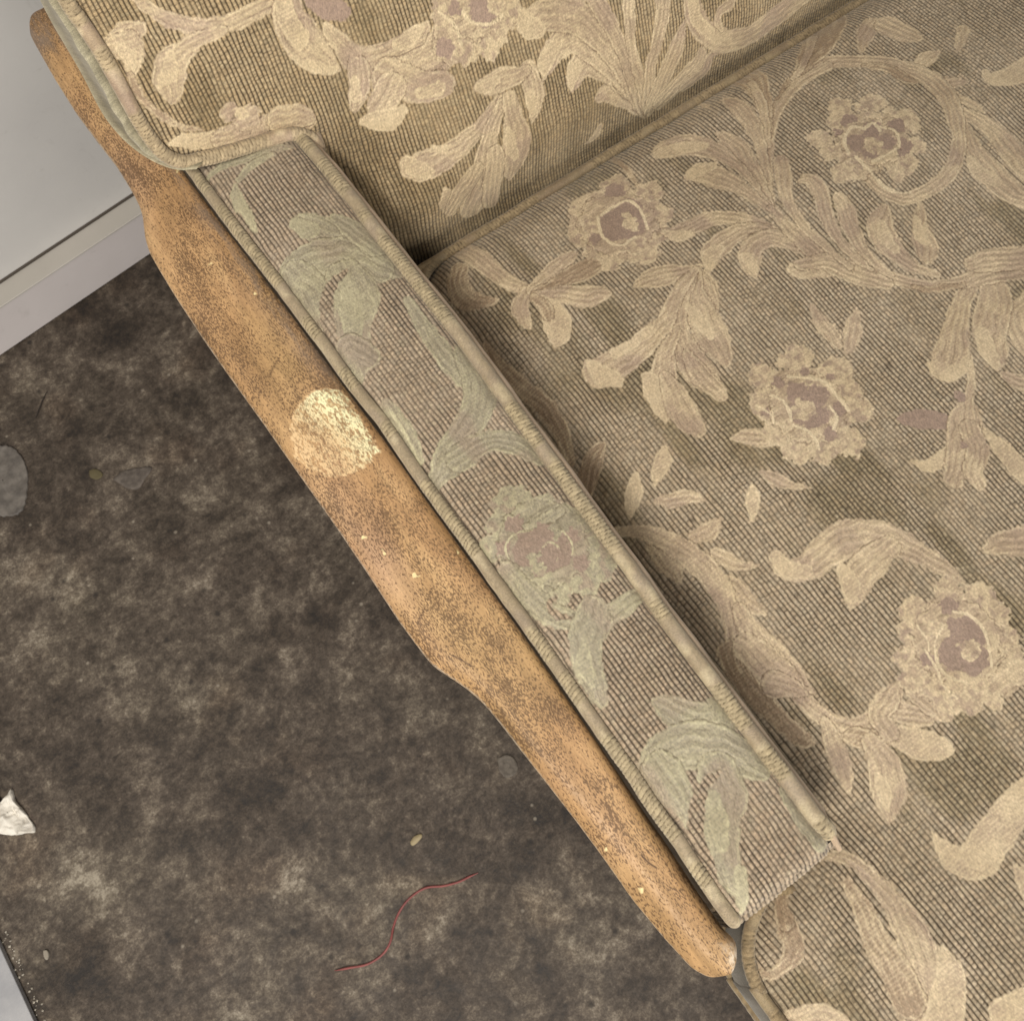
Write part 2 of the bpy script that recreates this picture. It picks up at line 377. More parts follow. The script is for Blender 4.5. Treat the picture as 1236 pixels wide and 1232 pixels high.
# middle flower
SEAT += crop(936, 300, K3, [
 ('A', [180,280,8, 220,360,34, 270,420,40, 310,480,24]), ('A', [400,305,10, 385,390,42, 375,450,38, 350,520,12]),
 ('M', [610,850,16, 700,845,48, 790,855,50, 870,865,22]),
 ('A', [1120,620,18, 1200,660,38, 1290,680,40]), ('B', [1030,900,14, 1110,980,40, 1200,1080,58, 1290,1150,60]),
 ('B', [675,1055,10, 760,1080,34, 840,1030,38, 900,950,34, 950,860,30]),
 ('A', [965,540,10, 970,660,22, 950,760,30, 940,850,72, 930,960,80, 900,1060,60, 880,1140,50]), ('A', [960,900,50, 1000,1000,56, 980,1100,50, 1010,1170,30]),
 ('M', [920,740,26]), ('M', [930,980,22])])
SEAT += crop(860, 400, K2, [
 ('A', [690,560,330]), ('A', [130,800,16, 250,790,60, 400,790,80, 520,760,80]),
 ('B', [640,190,115]), ('B', [520,230,60]), ('B', [370,330,95]), ('B', [420,540,130]), ('B', [900,310,125]), ('B', [1000,450,100]), ('B', [1070,590,95]),
 ('B', [1000,820,120]), ('B', [640,860,120]), ('B', [470,760,100]), ('B', [820,880,105]), ('B', [560,900,60]), ('B', [960,270,70]), ('B', [1120,560,46]),
 ('A', [700,560,275]), ('B', [520,430,60]), ('B', [760,380,70]), ('B', [870,620,60]), ('B', [730,760,60]), ('B', [560,690,40]),
 ('M', [930,570,62]), ('M', [690,300,48]), ('M', [490,385,40]), ('M', [880,765,38]), ('M', [895,350,28]), ('M', [410,610,36]),
 ('M', [640,460,86]), ('M', [770,480,80]), ('M', [700,600,130]), ('M', [810,620,66]), ('B', [680,590,76]), ('B', [640,530,34]),
 ('L', [440,480,10, 520,520,11, 570,600,11, 580,670,10]), ('L', [560,340,9, 700,350,10, 830,380,10, 920,480,11, 1010,590,10]),
 ('L', [600,700,9, 700,740,10, 760,800,10, 790,880,9]), ('L', [870,560,9, 920,640,10, 900,730,9]), ('L', [330,560,8, 430,620,8, 460,700,8])])
# lower stem of the big spray and double leaf
SEAT += crop(936, 300, K3, [
 ('A', [1290,240,50, 1210,330,62, 1230,430,70, 1290,520,60]),
 ('A', [1060,150,60, 1090,240,72, 1070,330,84, 1060,430,78, 1080,510,64, 1100,590,26]),
 ('B', [1020,420,34, 1050,510,44, 1090,580,26]),
 ('A', [980,160,36, 930,250,46, 900,360,56, 880,470,72, 860,560,84, 850,620,48]), ('B', [770,575,24, 830,610,50, 900,610,34, 940,560,18]),
 ('A', [380,70,30, 500,120,40, 620,160,34, 740,190,36, 860,180,30, 980,150,40, 1100,120,56, 1260,90,60]),
 ('D', [680,190,12, 760,205,20, 860,195,18, 930,180,8]),
 ('A', [85,100,30, 150,105,52, 260,100,44, 380,95,36]), ('B', [130,140,14, 200,120,20, 270,110,10]),
 ('A', [980,80,40, 1060,60,60, 1170,50,62, 1290,40,62])])
# top-left rose
SEAT += crop(660, 180, K3, [
 ('A', [440,680,12, 510,650,46, 590,625,56, 670,610,34, 770,580,8]),
 ('A', [770,620,25, 830,690,20, 850,810,6]), ('A', [740,630,22, 790,710,48, 825,780,26]),
 ('A', [750,600,18, 730,700,45, 760,810,72, 820,930,82, 880,1040,34, 890,1080,8]),
 ('A', [740,600,18, 680,720,32, 650,860,42, 680,990,62, 760,1110,76, 840,1200,36]),
 ('B', [700,780,16, 760,860,34, 810,930,20]),
 ('A', [640,900,22, 590,1010,45, 580,1120,62, 600,1240,66]), ('A', [690,1010,20, 760,1120,46, 860,1220,40]),
 ('A', [740,600,18, 670,680,30, 620,780,36, 580,860,44, 510,940,58, 430,1010,72, 340,1070,82, 260,1110,76, 205,1060,22]),
 ('B', [210,1060,20, 270,1120,50, 350,1150,34]), ('B', [340,1010,30, 430,960,26, 510,890,16]),
 ('A', [350,370,215]), ('B', [340,190,66]), ('B', [500,215,66]), ('B', [560,330,56]), ('B', [200,300,74]), ('B', [170,420,60]), ('B', [240,500,60]),
 ('B', [310,560,50]), ('B', [480,500,74]), ('B', [560,420,46]), ('B', [250,240,40]), ('B', [440,230,40]), ('A', [350,370,175]), ('B', [230,380,50]), ('B', [480,330,46]), ('B', [440,480,50]),
 ('M', [340,215,42]), ('M', [400,310,66]), ('M', [350,380,84]), ('M', [430,370,62]), ('M', [240,450,28]), ('B', [410,370,40]), ('B', [400,340,22]),
 ('L', [270,330,6, 330,290,6, 400,260,6, 460,300,6, 500,400,6]), ('L', [250,340,6, 280,440,7, 360,480,6, 440,440,6]), ('D', [310,50,12, 380,90,12, 440,170,10])])
SEAT += crop(720, 640, K3, [])
# fan of acanthus, below the rose at right
SEAT += crop(540, 280, K3, [
 ('B', [990,720,30, 1040,800,62, 1070,880,44, 1080,945,10]), ('A', [1080,720,30, 1130,820,62, 1190,930,66, 1240,980,40])])
# scroll ring and leaves on its right
SEAT += crop(936, 40, K3, [
 ('B', [1030,190,10, 1070,230,34, 1160,220,48, 1260,170,60]),
 ('A', [480,-40,40, 440,20,38, 425,90,12]), ('A', [560,-30,60, 650,10,48, 730,35,8]), ('A', [930,-10,30, 910,60,22, 900,90,8]),
 ('A', [1290,330,0.1, 1291,331,0.1]),
 ('A', [700,170,20, 750,130,40, 800,100,14]), ('A', [790,240,30, 870,250,34, 950,245,8]), ('A', [900,330,20, 960,350,26, 1030,395,8]),
 ('A', [920,380,14, 1000,430,36, 1080,490,50, 1170,590,64, 1290,720,70]),
 ('A', [930,440,14, 970,540,34, 1030,650,62, 1110,740,74, 1200,810,60, 1290,850,50]), ('B', [960,630,18, 1010,700,40, 1090,740,30]),
 ('A', [720,860,22, 715,960,36, 745,1060,58, 752,1120,30]), ('B', [700,920,14, 715,1000,26, 740,1040,14]),
 ('A', [0,380,22, 60,270,24, 150,190,32, 270,150,36, 400,145,34, 530,150,36, 660,180,40, 780,240,48, 860,340,46, 895,450,36, 905,560,32, 880,660,36, 810,745,36, 720,800,34, 630,825,32, 540,790,32, 460,720,34, 400,660,34, 340,620,20]),
 ('D', [440,165,12, 560,180,26, 640,230,26, 700,250,8]),
 ('A', [480,540,170]), ('A', [600,640,90]), ('A', [400,650,90]),
 ('B', [480,350,54]), ('B', [410,370,30]), ('B', [320,370,58]), ('B', [300,440,44]), ('B', [640,430,60]), ('B', [570,400,36]), ('B', [680,470,38]), ('B', [220,530,56]), ('B', [270,590,50]),
 ('B', [350,690,60]), ('B', [320,720,36]), ('B', [690,560,48]), ('B', [620,650,74]), ('B', [580,710,44]), ('B', [420,640,50]),
 ('A', [480,520,150]), ('M', [370,450,44]), ('M', [330,500,26]), ('M', [590,465,38]), ('M', [620,560,46]), ('B', [480,430,40]),
 ('A', [460,540,124]), ('M', [400,540,50]), ('M', [480,485,44]), ('M', [540,540,48]), ('M', [470,590,36]), ('B', [480,560,42]),
 ('L', [360,600,7, 340,530,7, 380,470,7, 440,480,7]), ('L', [520,470,6, 590,490,7, 610,560,7, 560,600,6, 480,640,7]), ('L', [440,480,6, 480,450,6, 520,490,6]),
 ('L', [400,620,8, 470,690,9, 560,780,10, 660,790,9]), ('G', [540,680,16, 545,710,14, 580,750,10, 640,760,6])])
# acanthus spray
SEAT += crop(780, 40, K3, [
 ('D', [880,-40,70, 860,40,66, 800,130,44, 750,210,24, 690,290,20, 640,370,16]),
 ('A', [820,30,16, 790,130,16, 730,230,12]),
 ('A', [620,860,20, 605,740,22, 602,600,24, 620,470,26, 660,370,26, 730,280,26, 810,215,24, 900,170,24]),
 ('A', [240,355,12, 300,365,12]),
 ('D', [310,230,10, 400,205,38, 490,225,54, 560,300,46, 590,400,30, 600,520,18]),
 ('A', [520,250,12, 565,340,22, 590,460,20, 600,560,14]),
 ('A', [400,340,24, 460,370,44, 520,450,40, 555,540,28, 585,640,20, 615,800,14]),
 ('A', [350,500,10, 400,530,38, 450,580,54, 500,650,44, 560,740,30, 620,860,16]),
 ('A', [45,610,16, 90,580,50, 170,560,62, 270,565,56, 360,600,42, 450,660,28, 540,760,18, 620,870,14]), ('B', [50,600,20, 110,590,36, 200,570,34, 290,560,16]),
 ('A', [205,720,16, 270,700,52, 350,720,62, 430,750,44, 520,810,30, 620,880,18]), ('B', [215,715,14, 260,680,34, 330,660,20]),
 ('A', [85,985,14, 150,995,38, 230,960,44, 330,920,42, 430,920,40, 530,940,32, 640,990,28, 760,1060,20]), ('B', [90,990,12, 160,1010,30, 220,1000,16]),
 ('A', [312,1180,10, 325,1100,52, 380,1040,56, 460,990,46, 560,980,40, 680,1010,30]), ('B', [310,1170,10, 320,1110,42, 360,1070,24]),
 ('A', [540,1210,14, 510,1130,52, 530,1060,52, 610,1020,50, 700,1040,40, 790,1080,26]), ('B', [540,1190,12, 500,1120,34]),
 ('A', [620,870,20, 700,960,34, 800,1050,46, 900,1130,54, 1040,1200,56, 1180,1240,40]),
 ('A', [760,1150,26, 900,1130,40, 980,1170,40]),
 ('A', [975,880,26, 955,820,32, 985,870,46, 1010,960,44, 1060,1060,34, 1130,1140,26, 1210,1200,16]),
 ('B', [750,740,10, 800,725,30, 850,770,34]), ('A', [760,735,12, 820,730,36, 865,800,42, 885,890,38, 930,990,32, 1010,1090,24, 1110,1170,16]),
 ('A', [670,640,36, 680,720,38, 695,810,32, 735,900,26, 800,980,22, 900,1070,18, 1010,1160,12])])
SEAT += crop(936, 40, K3, [('A', [540,870,24, 515,950,62, 550,1040,64, 610,1110,46, 700,1170,30, 800,1200,18]), ('B', [525,940,14, 545,1020,34, 590,1080,20])])

BACK = []
BACK += crop(60, 0, K3, [
 ('A', [400,-60,40, 450,10,38, 520,60,38, 610,105,42, 720,130,44, 840,125,44, 950,90,46, 1050,40,46, 1150,-20,46]),
 ('A', [860,150,22, 760,190,36, 680,235,46, 610,310,76, 590,390,84, 600,460,50, 605,505,12]), ('B', [600,270,20, 590,350,40, 560,400,26]),
 ('A', [280,200,20, 360,160,50, 430,150,48, 460,120,20]), ('A', [330,230,60, 400,220,66, 410,300,44, 400,380,20]), ('B', [350,240,26, 400,290,34, 400,350,18]),
 ('D', [400,380,22, 440,470,24, 520,550,22, 640,620,18, 770,650,6]),
 ('B', [590,715,10, 660,700,34, 760,700,46, 880,680,50]), ('A', [860,690,56, 980,660,70, 1100,640,76, 1250,600,66]),
 ('A', [900,560,52]), ('A', [980,590,70]), ('B', [950,560,40]), ('A', [1170,570,54, 1240,590,50])])
BACK += crop(300, 0, K3, [
 ('A', [190,-20,60, 200,90,84, 260,190,100, 340,280,84, 410,330,40, 450,345,8]), ('B', [170,20,40, 200,110,54, 250,190,50]), ('B', [300,320,22, 370,350,26, 430,340,10]),
 ('M', [340,-20,70, 400,30,66, 460,60,46]),
 ('A', [160,590,70, 250,580,60, 300,600,24]),
 ('A', [390,140,26, 450,210,46, 520,290,66, 640,300,76, 760,250,74, 850,170,48, 885,110,12]), ('B', [730,220,24, 800,190,40, 860,130,16]),
 ('A', [540,340,56, 550,430,56, 530,520,34, 520,555,8]), ('B', [520,400,20, 535,480,34]),
 ('A', [960,150,60, 950,250,90, 860,330,90, 750,370,80, 660,400,60]), ('A', [700,380,90, 840,430,80, 960,420,62, 985,430,20]), ('B', [850,460,24, 940,440,36]),
 ('A', [700,440,80, 660,520,76]), ('B', [560,600,16, 620,600,46, 700,590,54, 760,540,26])])
BACK += crop(500, 0, K3, [
 ('A', [300,60,210]), ('A', [200,200,110]), ('B', [130,70,66]), ('B', [190,170,60]), ('B', [240,260,60]), ('B', [380,170,90]), ('B', [370,250,56]), ('B', [470,60,70]), ('B', [120,-10,50]), ('B', [430,120,50]),
 ('A', [300,50,130]), ('M', [200,30,34]), ('M', [340,50,86]), ('M', [150,240,40]), ('B', [400,20,50]), ('L', [240,60,8, 280,110,8, 370,120,8, 430,80,8]), ('L', [120,60,8, 200,130,8, 230,220,8]),
 ('A', [560,350,46, 590,440,52, 595,530,40, 582,605,8]), ('B', [570,480,26, 585,560,22]),
 ('A', [310,430,20, 370,420,50, 440,390,60, 500,380,40, 560,350,20]), ('B', [315,430,18, 350,430,36, 400,400,24]),
 ('A', [420,500,30, 350,600,40, 270,690,50, 180,760,60, 80,810,74, 0,830,66, -50,790,20]), ('B', [-40,780,16, 0,830,44, 70,850,30]), ('B', [90,740,18, 150,740,20]),
 ('A', [430,520,30, 380,650,42, 350,790,62, 330,920,80, 290,1010,66]), ('B', [150,940,14, 165,1000,38, 190,1050,22]), ('A', [300,850,40, 230,960,50, 180,1040,30]),
 ('A', [470,480,36, 490,590,52, 505,700,74, 490,800,60, 475,880,10]), ('B', [460,640,14, 480,730,28, 500,780,14]),
 ('A', [400,760,40, 390,880,46, 380,990,40]),
 ('A', [850,710,6, 900,665,20, 920,615,6]),
 ('A', [920,480,26, 970,450,46, 1060,480,48, 1140,530,40]),
 ('A', [780,445,12, 800,370,56, 850,300,70, 950,330,66, 1040,410,44, 1120,500,30]), ('B', [775,440,10, 785,370,36, 810,300,22]),
 ('A', [640,385,10, 660,300,56, 720,220,66, 800,200,66, 900,250,66, 1000,350,50, 1090,460,36]), ('B', [640,375,10, 650,300,44, 700,220,36, 730,150,12]),
 ('A', [530,130,30, 600,90,66, 700,70,74, 810,90,74, 900,160,66, 990,270,50, 1060,390,40, 1120,500,36]), ('B', [530,60,20, 560,130,50, 610,150,40])])
BACK += crop(700, 0, K3, [
 ('A', [330,540,40, 270,400,36, 220,280,32, 170,160,36, 110,60,44, 50,-40,44]),
 ('A', [330,520,30, 280,340,28, 250,200,28, 240,60,34, 240,-60,34]),
 ('A', [335,520,30, 345,350,30, 375,230,34, 400,120,38, 410,0,46, 400,-60,40]),
 ('A', [350,530,40, 420,370,46, 470,250,46, 515,110,12]),
 ('A', [400,500,40, 500,400,50, 580,310,42, 600,235,8]), ('A', [520,420,30, 610,350,30, 640,280,20, 720,230,20]),
 ('A', [540,-40,40, 560,60,48, 620,160,48, 720,205,46, 830,180,48, 930,110,54, 1040,30,56, 1120,-30,50]), ('B', [550,-20,26, 575,90,30, 640,170,26]),
 ('A', [740,20,30, 690,60,22, 680,110,18, 700,150,8])])

ARM = []
ARM += crop(200, 100, K25, [
 ('A', [250,560,16, 360,500,26, 480,460,30, 620,410,26, 740,385,18]), ('B', [415,620,12, 430,700,36, 480,780,32, 545,890,10]), ('A', [640,440,14, 520,500,24, 440,590,20]),
 ])
ARM += crop(260, 200, K3, [
 ('A', [385,285,16, 450,300,60, 540,340,84, 660,390,100, 780,450,90, 880,520,50]), ('B', [400,300,30, 460,330,50]),
 ('A', [320,545,20, 420,500,80, 540,470,110, 680,470,100, 800,520,80]), ('A', [400,560,90, 480,640,90, 520,720,60, 540,800,20]), ('A', [600,270,30, 700,330,56, 790,400,60]),
 ('A', [650,560,90, 700,660,110, 690,760,90, 680,860,84, 690,950,66, 710,1050,26]), ('B', [650,640,30, 670,740,50, 690,840,40]),
 ('G', [650,530,10, 590,590,24, 555,680,32, 550,760,30, 580,840,28, 640,920,10]),
 ('A', [960,680,24, 1050,820,44, 1140,950,50, 1230,1060,50])])
ARM += crop(400, 400, K45, [
 ('A', [430,60,26, 480,150,50, 490,230,54, 450,320,52, 400,410,60, 360,470,40, 320,520,18]), ('A', [430,420,50, 510,370,40, 600,370,40, 680,420,26]),
 ('A', [120,90,40, 60,60,50, 90,130,30]), ('A', [180,240,20, 240,330,32, 290,420,18]), ('L', [200,270,4, 250,350,4, 290,430,4])])
ARM += crop(520, 480, K3, [
 ('A', [690,720,210]), ('B', [420,540,110]), ('B', [560,560,90]), ('B', [640,560,60]), ('B', [330,640,60]), ('B', [300,740,70]), ('B', [420,800,80]), ('B', [560,930,90]),
 ('B', [840,840,80]), ('B', [760,900,80]), ('B', [800,740,70]), ('B', [740,620,70]), ('B', [640,980,60]), ('A', [560,720,220]),
 ('M', [420,640,50]), ('M', [360,740,34]), ('M', [700,690,40]), ('M', [740,820,36]), ('M', [520,700,90]), ('M', [620,780,74]), ('M', [460,780,60]), ('M', [560,840,60]), ('B', [540,850,34]), ('B', [500,800,20]),
 ('L', [390,820,3, 370,740,4, 420,680,4, 500,660,3]), ('L', [600,650,3, 660,670,4, 700,730,4, 700,780,3]), ('B', [470,900,14, 520,920,18, 590,880,14]), ('A', [640,560,20, 560,610,26, 470,640,16]), ('M', [560,640,30]), ('L', [540,760,3, 590,720,4, 640,760,4, 620,820,3]),
 ('A', [330,860,20, 400,930,26, 470,1020,24]),
 ('A', [380,860,50, 470,970,60, 580,1060,60, 700,1110,56, 820,1110,54, 920,1060,54, 1010,990,44, 1080,950,20]),
 ('G', [620,990,14, 590,1040,16, 640,1090,18, 740,1090,14, 800,1060,8]),
 ('A', [860,1120,50, 800,1200,56, 780,1290,60])])
ARM += crop(700, 750, K3, [
 ('A', [60,-40,80, 30,60,90, 30,180,76, 60,290,60, 110,390,34]), ('B', [20,100,20, 20,220,40, 60,320,20]),
 ('A', [370,400,20, 440,430,62, 560,500,100, 680,500,100, 690,410,44, 640,390,16]),
 ('A', [290,730,20, 400,650,80, 540,620,120, 680,630,120, 800,680,100, 900,740,50]), ('A', [400,740,100, 470,840,90, 520,920,60, 540,1010,20]),
 ('A', [680,760,110, 720,860,110, 710,960,96, 700,1060,90, 710,1160,80, 740,1260,60, 770,1340,20]), ('B', [660,860,30, 680,980,50, 700,1100,40]),
 ('G', [690,745,10, 620,810,28, 575,900,34, 565,1000,36, 590,1100,36, 640,1190,24, 680,1260,10])])
ARM += crop(786, 782, K45, [('A', [440,470,20, 500,570,30, 560,640,34]), ('B', [290,740,20, 300,820,20, 302,870,8])])

PAL_SEAT = dict(yarn='#a4947c', yarn2='#84765b', groove='#322618', A='#a18e76', B='#bba98a', M='#8c7869', D='#917d65', line='#cdbd9d', edge='#5f4c38')
PAL_BACK = dict(yarn='#a38f6e', yarn2='#857353', groove='#2d2010', A='#a28e74', B='#beab89', M='#957f6e', D='#927d64', line='#d2c09c', edge='#5f4c38')
PAL_ARM = dict(yarn='#a08f79', yarn2='#8c7b65', groove='#2f251a', A='#8e8570', B='#a0987c', M='#8d7a6b', D='#8a7f68', line='#bdb593', edge='#6a5f4a')  # same cloth; cool light on its satin is painted in as greener tones
TYP = {'A': 1, 'B': 2, 'M': 3, 'D': 4, 'L': 5, 'G': 6}

def motif_fields(strokes, tf, U, V):
    """U (nx,), V (ny,) cloth coordinates in metres"""
    nx, ny = len(U), len(V); UU, VV = np.meshgrid(U, V)
    # ragged woven edges
    jag = (.0022*(vn(UU/.0042, VV/.0024, 3)-.5)+.0022*(vn(UU/.010, VV/.010, 4)-.5)).astype(np.float32)
    m = np.zeros((ny, nx), np.float32); typ = np.zeros((ny, nx), np.int8); T = np.zeros((ny, nx), np.float32); S = T.copy(); SD = np.full((ny, nx), -1., np.float32); ED = T.copy(); W = T.copy(); IDX = np.zeros((ny, nx), np.int32)
    du = U[1]-U[0]; dv = V[1]-V[0]
    for si, (ty, pts) in enumerate(strokes):
        q = []
        for px, py, wd in pts:
            a = np.array(tf(px, py)); b = np.array(tf(px+4, py)); c = np.array(tf(px, py+4))
            sc_ = math.sqrt(abs(np.cross(b-a, c-a)))/4; q.append((a[0], a[1], max(wd*sc_, .0004)))
        q = spline(q, .0016) if len(q) > 1 else np.array(q)
        q[:, 2] = np.maximum(q[:, 2], .0003)
        mg = q[:, 2].max()+.004
        i0 = max(0, int((q[:, 0].min()-mg-U[0])/du)); i1 = min(nx, int((q[:, 0].max()+mg-U[0])/du)+2)
        j0 = max(0, int((q[:, 1].min()-mg-V[0])/dv)); j1 = min(ny, int((q[:, 1].max()+mg-V[0])/dv)+2)
        if i1 <= i0 or j1 <= j0: continue
        best = np.full((j1-j0, i1-i0), 1e9, np.float32); bi = np.zeros(best.shape, np.int32)
        for k in range(len(q)):
            r = q[k, 2]+.005
            a0 = max(i0, int((q[k, 0]-r-U[0])/du)); a1 = min(i1, int((q[k, 0]+r-U[0])/du)+2); b0 = max(j0, int((q[k, 1]-r-V[0])/dv)); b1 = min(j1, int((q[k, 1]+r-V[0])/dv)+2)
            if a1 <= a0 or b1 <= b0: continue
            d = np.hypot(U[None, a0:a1]-q[k, 0], V[b0:b1, None]-q[k, 1])-q[k, 2]
            bs = best[b0-j0:b1-j0, a0-i0:a1-i0]; up = d < bs
            bs[up] = d[up]; bi[b0-j0:b1-j0, a0-i0:a1-i0][up] = k
        jg = jag[j0:j1, i0:i1]
        best = best+jg*(2.5 if (len(pts) == 1 and ty in 'ABM') else 1.0 if ty != 'L' else .45)
        tang = np.gradient(q[:, :2], axis=0) if len(q) > 2 else np.array([[1., 0.]]*len(q))
        L = np.hypot(tang[:, 0], tang[:, 1])+1e-9; tang /= L[:, None]
        al = np.concatenate([[0], np.cumsum(np.hypot(*np.diff(q[:, :2], axis=0).T))]) if len(q) > 1 else np.zeros(1)
        sub = (slice(j0, j1), slice(i0, i1)); ux = UU[sub]-q[bi, 0]; vy = VV[sub]-q[bi, 1]
        lat = (tang[bi, 0]*vy-tang[bi, 1]*ux)/q[bi, 2]
        if len(q) == 1: lat = vy/q[0, 2]
        ins = best < .0003
        mm = ss(.0006, -.0006, best) if False else np.clip(.5-best/.0012, 0, 1)
        if ty == 'G':
            m[sub] = np.minimum(m[sub], 1-mm); typ[sub][ins] = 0; continue
        if ty == 'L':
            hit = (best < .0002) & (m[sub] > .5); typ[sub][hit] = 5; continue
        # groove between overlapping leaves; its shade is painted as a dark line
        ring = (best > 0) & (best < .0010) & (m[sub] > .6) & (ty in 'AD')
        ED[sub][ring] = 1
        m[sub] = np.maximum(m[sub], mm)
        for arr, val in ((T, lat), (S, al[bi]), (SD, best), (W, q[bi, 2])): arr[sub][ins] = val[ins]
        typ[sub][ins] = 7 if (ty == 'B' and len(pts) == 1) else TYP[ty]; IDX[sub][ins] = si; ED[sub][ins] = 0
    return UU, VV, m, typ, T, S, SD, ED, W, IDX

def cloth(UU, VV, m, typ, T, S, SD, ED, W, IDX, pal, p=.0045, seed=0, dark=1.0, blotch=.75):
    p2 = p*.97
    uw = UU+.0016*(vn(UU/.05, VV/.05, 1+seed)-.5)+.0014*(vn(UU/.008, VV/.014, 2+seed)-.5)
    r = uw/p; i = np.floor(r).astype(int); f = r-i
    wv = VV/p2+7*hsh(i, i*0, 1)+2.2*(vn(i*.77, VV/.013, 3+seed)-.5); j = np.floor(wv).astype(int); g = wv-j
    prof = np.sqrt(np.clip(1-(2*f-1)**2, 0, 1)); bead = np.sqrt(np.clip(1-(2*g-1)**2, 0, 1))
    bm = ss(.25, .7, vn(UU/.035, VV/.05, 5+seed)); rb = hsh(i, j, 2)
    hr = .0019*prof*(.35+.65*bead*(.5+.5*bm)*(.5+.5*hsh(i, j, 7))+.25*(1-bm)*.6)*(.80+.4*rb)+.0004*(vn(UU/.0016, VV/.0016, 6)-.5)
    Cc = {k: lin(v) for k, v in pal.items()}
    big = ss(.50, .74, vn(UU/.055, VV/.10, 6+seed)*.6+vn(UU/.02, VV/.045, 7+seed)*.4)*blotch
    yarn = mixc(Cc['yarn'][None, None], Cc['yarn2'][None, None], np.clip(big+.3*(vn(UU/.009, VV/.03, 2)-.5), 0, 1))
    yarn = yarn*(.64+.24*rb+.50*(vn(UU/.0017, VV/.0014, 3)-.5)+.34*(bead*prof)**2)[..., None]*(1+.05*(hsh(i, j, 5)-.5)[..., None]*np.array([1., 0, -1.]))  # bead centres lightened: a highlight painted into the yarn colour
    yarn = mixc(yarn, Cc['line'][None, None]*.95, (hsh(i, j, 6) > .90)*.12*bead)
    gapk = .25+.75*hsh(i, j, 7)
    lowk = ss(.22, .68, .6*vn(UU/.035, VV/.06, 5+seed)+.4*vn(UU/.010, VV/.022, 1))
    gm = ss(.97, .38, prof)*dark*(.60+.40*lowk)+ss(.85, .15, bead)*.50*(.35+.65*bm)*gapk*(prof > .3)  # self-shadow of rib grooves and bead gaps, painted in as groove colour
    ground = mixc(yarn, Cc['groove'][None, None], np.clip(gm*(.80+.4*vn(UU/.02, VV/.06, 4)), 0, 1))
    # satin figure
    base = np.zeros(UU.shape+(3,)); sA = (typ == 1)|(typ == 0); 
    for k, tv in (('A', 1), ('B', 2), ('M', 3), ('D', 4), ('line', 5)): base[typ == tv] = Cc[k]
    base[typ == 5] = (Cc['line']+Cc['B'])/2; base[typ == 0] = Cc['A']; base[typ == 6] = Cc['A']
    nv = np.clip(np.round(W/.0030), 1, 4)
    wob = T+.30*(vn(UU/.01, VV/.012, 2)-.5)
    vein = ss(.30, .95, np.cos(wob*math.pi*nv+IDX*1.3))*ss(.0030, .006, W)*np.isin(typ, (1, 4))
    vend = ss(.80, .99, -np.cos(wob*math.pi*nv+IDX*1.3))*ss(.0035, .006, W)*np.isin(typ, (1, 4))*ss(.3, .6, vn(UU/.008, VV/.008, 5))
    outl = ss(-.0026, -.0016, SD)*(1-ss(-.0006, -.0001, SD))*np.isin(typ, (1, 2, 4, 7))
    # pale weft floats show as short lines lying across the ribs; how many show sets the tone
    amt = np.choose(typ, [.35, .38, .80, .05, .16, .9, .3, .70])+(typ == 7)*1.5*(vn(UU/.0040, VV/.0036, 6)-.5)+.34*vein+.30*outl+.9*(vn(UU/.018, VV/.018, 3+seed)-.5)*(typ != 3)+.5*(vn(UU/.0034, VV/.003, 1)-.5)
    hl = .5+.5*np.sin(VV/.0034*2*math.pi+1.5*vn(UU/.015, VV/.03, 1)+2.0*hsh(np.floor(uw/.0030).astype(int), i*0, 6))
    tone = .55*ss(-.25, .35, amt-hl)+.45*ss(.15, .95, amt)
    base = mixc(base*0+np.where((typ == 3)[..., None], Cc['M'], np.where((typ == 4)[..., None], Cc['D'], Cc['A'])), Cc['B'][None, None], np.clip(tone, 0, 1)*(typ != 3)*.95+.25*tone*(typ == 3))
    base = mixc(base, Cc['M'][None, None], (typ == 7)*ss(.66, .78, vn(UU/.0062, VV/.0058, 4))*.6)
    base = mixc(base, Cc['M'][None, None], ss(.55, .8, vn(UU/.028, VV/.03, 7+seed))*.45*(typ == 1))
    base = mixc(base, Cc['line'][None, None], ((typ == 5)*.65+outl*.35*ss(.4, .7, vn(UU/.005, VV/.005, 6))))
    base = mixc(base, Cc['edge'][None, None], np.clip(ED*.62+vend*.38, 0, 1))
    tw = np.sin((VV*.8+UU*.6)/.0026*2*math.pi); hat = hl
    base = base*(1+.26*(vn(UU/.0013, VV/.0016, 5)-.5))[..., None]*(1+.20*(hsh(np.floor(uw/.0011).astype(int), np.floor(VV/.006+7*hsh(np.floor(uw/.0011).astype(int), i*0, 4)).astype(int), 3)-.5))[..., None]
    col = mixc(ground, base, m)
    # dark welt where the figure meets the ribs
    hm = .00105+.00030*vein-.0007*ED-.00035*vend+.00022*tone+.0004*(vn(UU/.010, VV/.012, 0)-.5)+.00025*(vn(UU/.0022, VV/.003, 2)-.5)
    h = hr*(1-m)+hm*m
    fab = np.stack([UU, VV, np.full(UU.shape, seed*.37)], -1)
    return h, col, fab

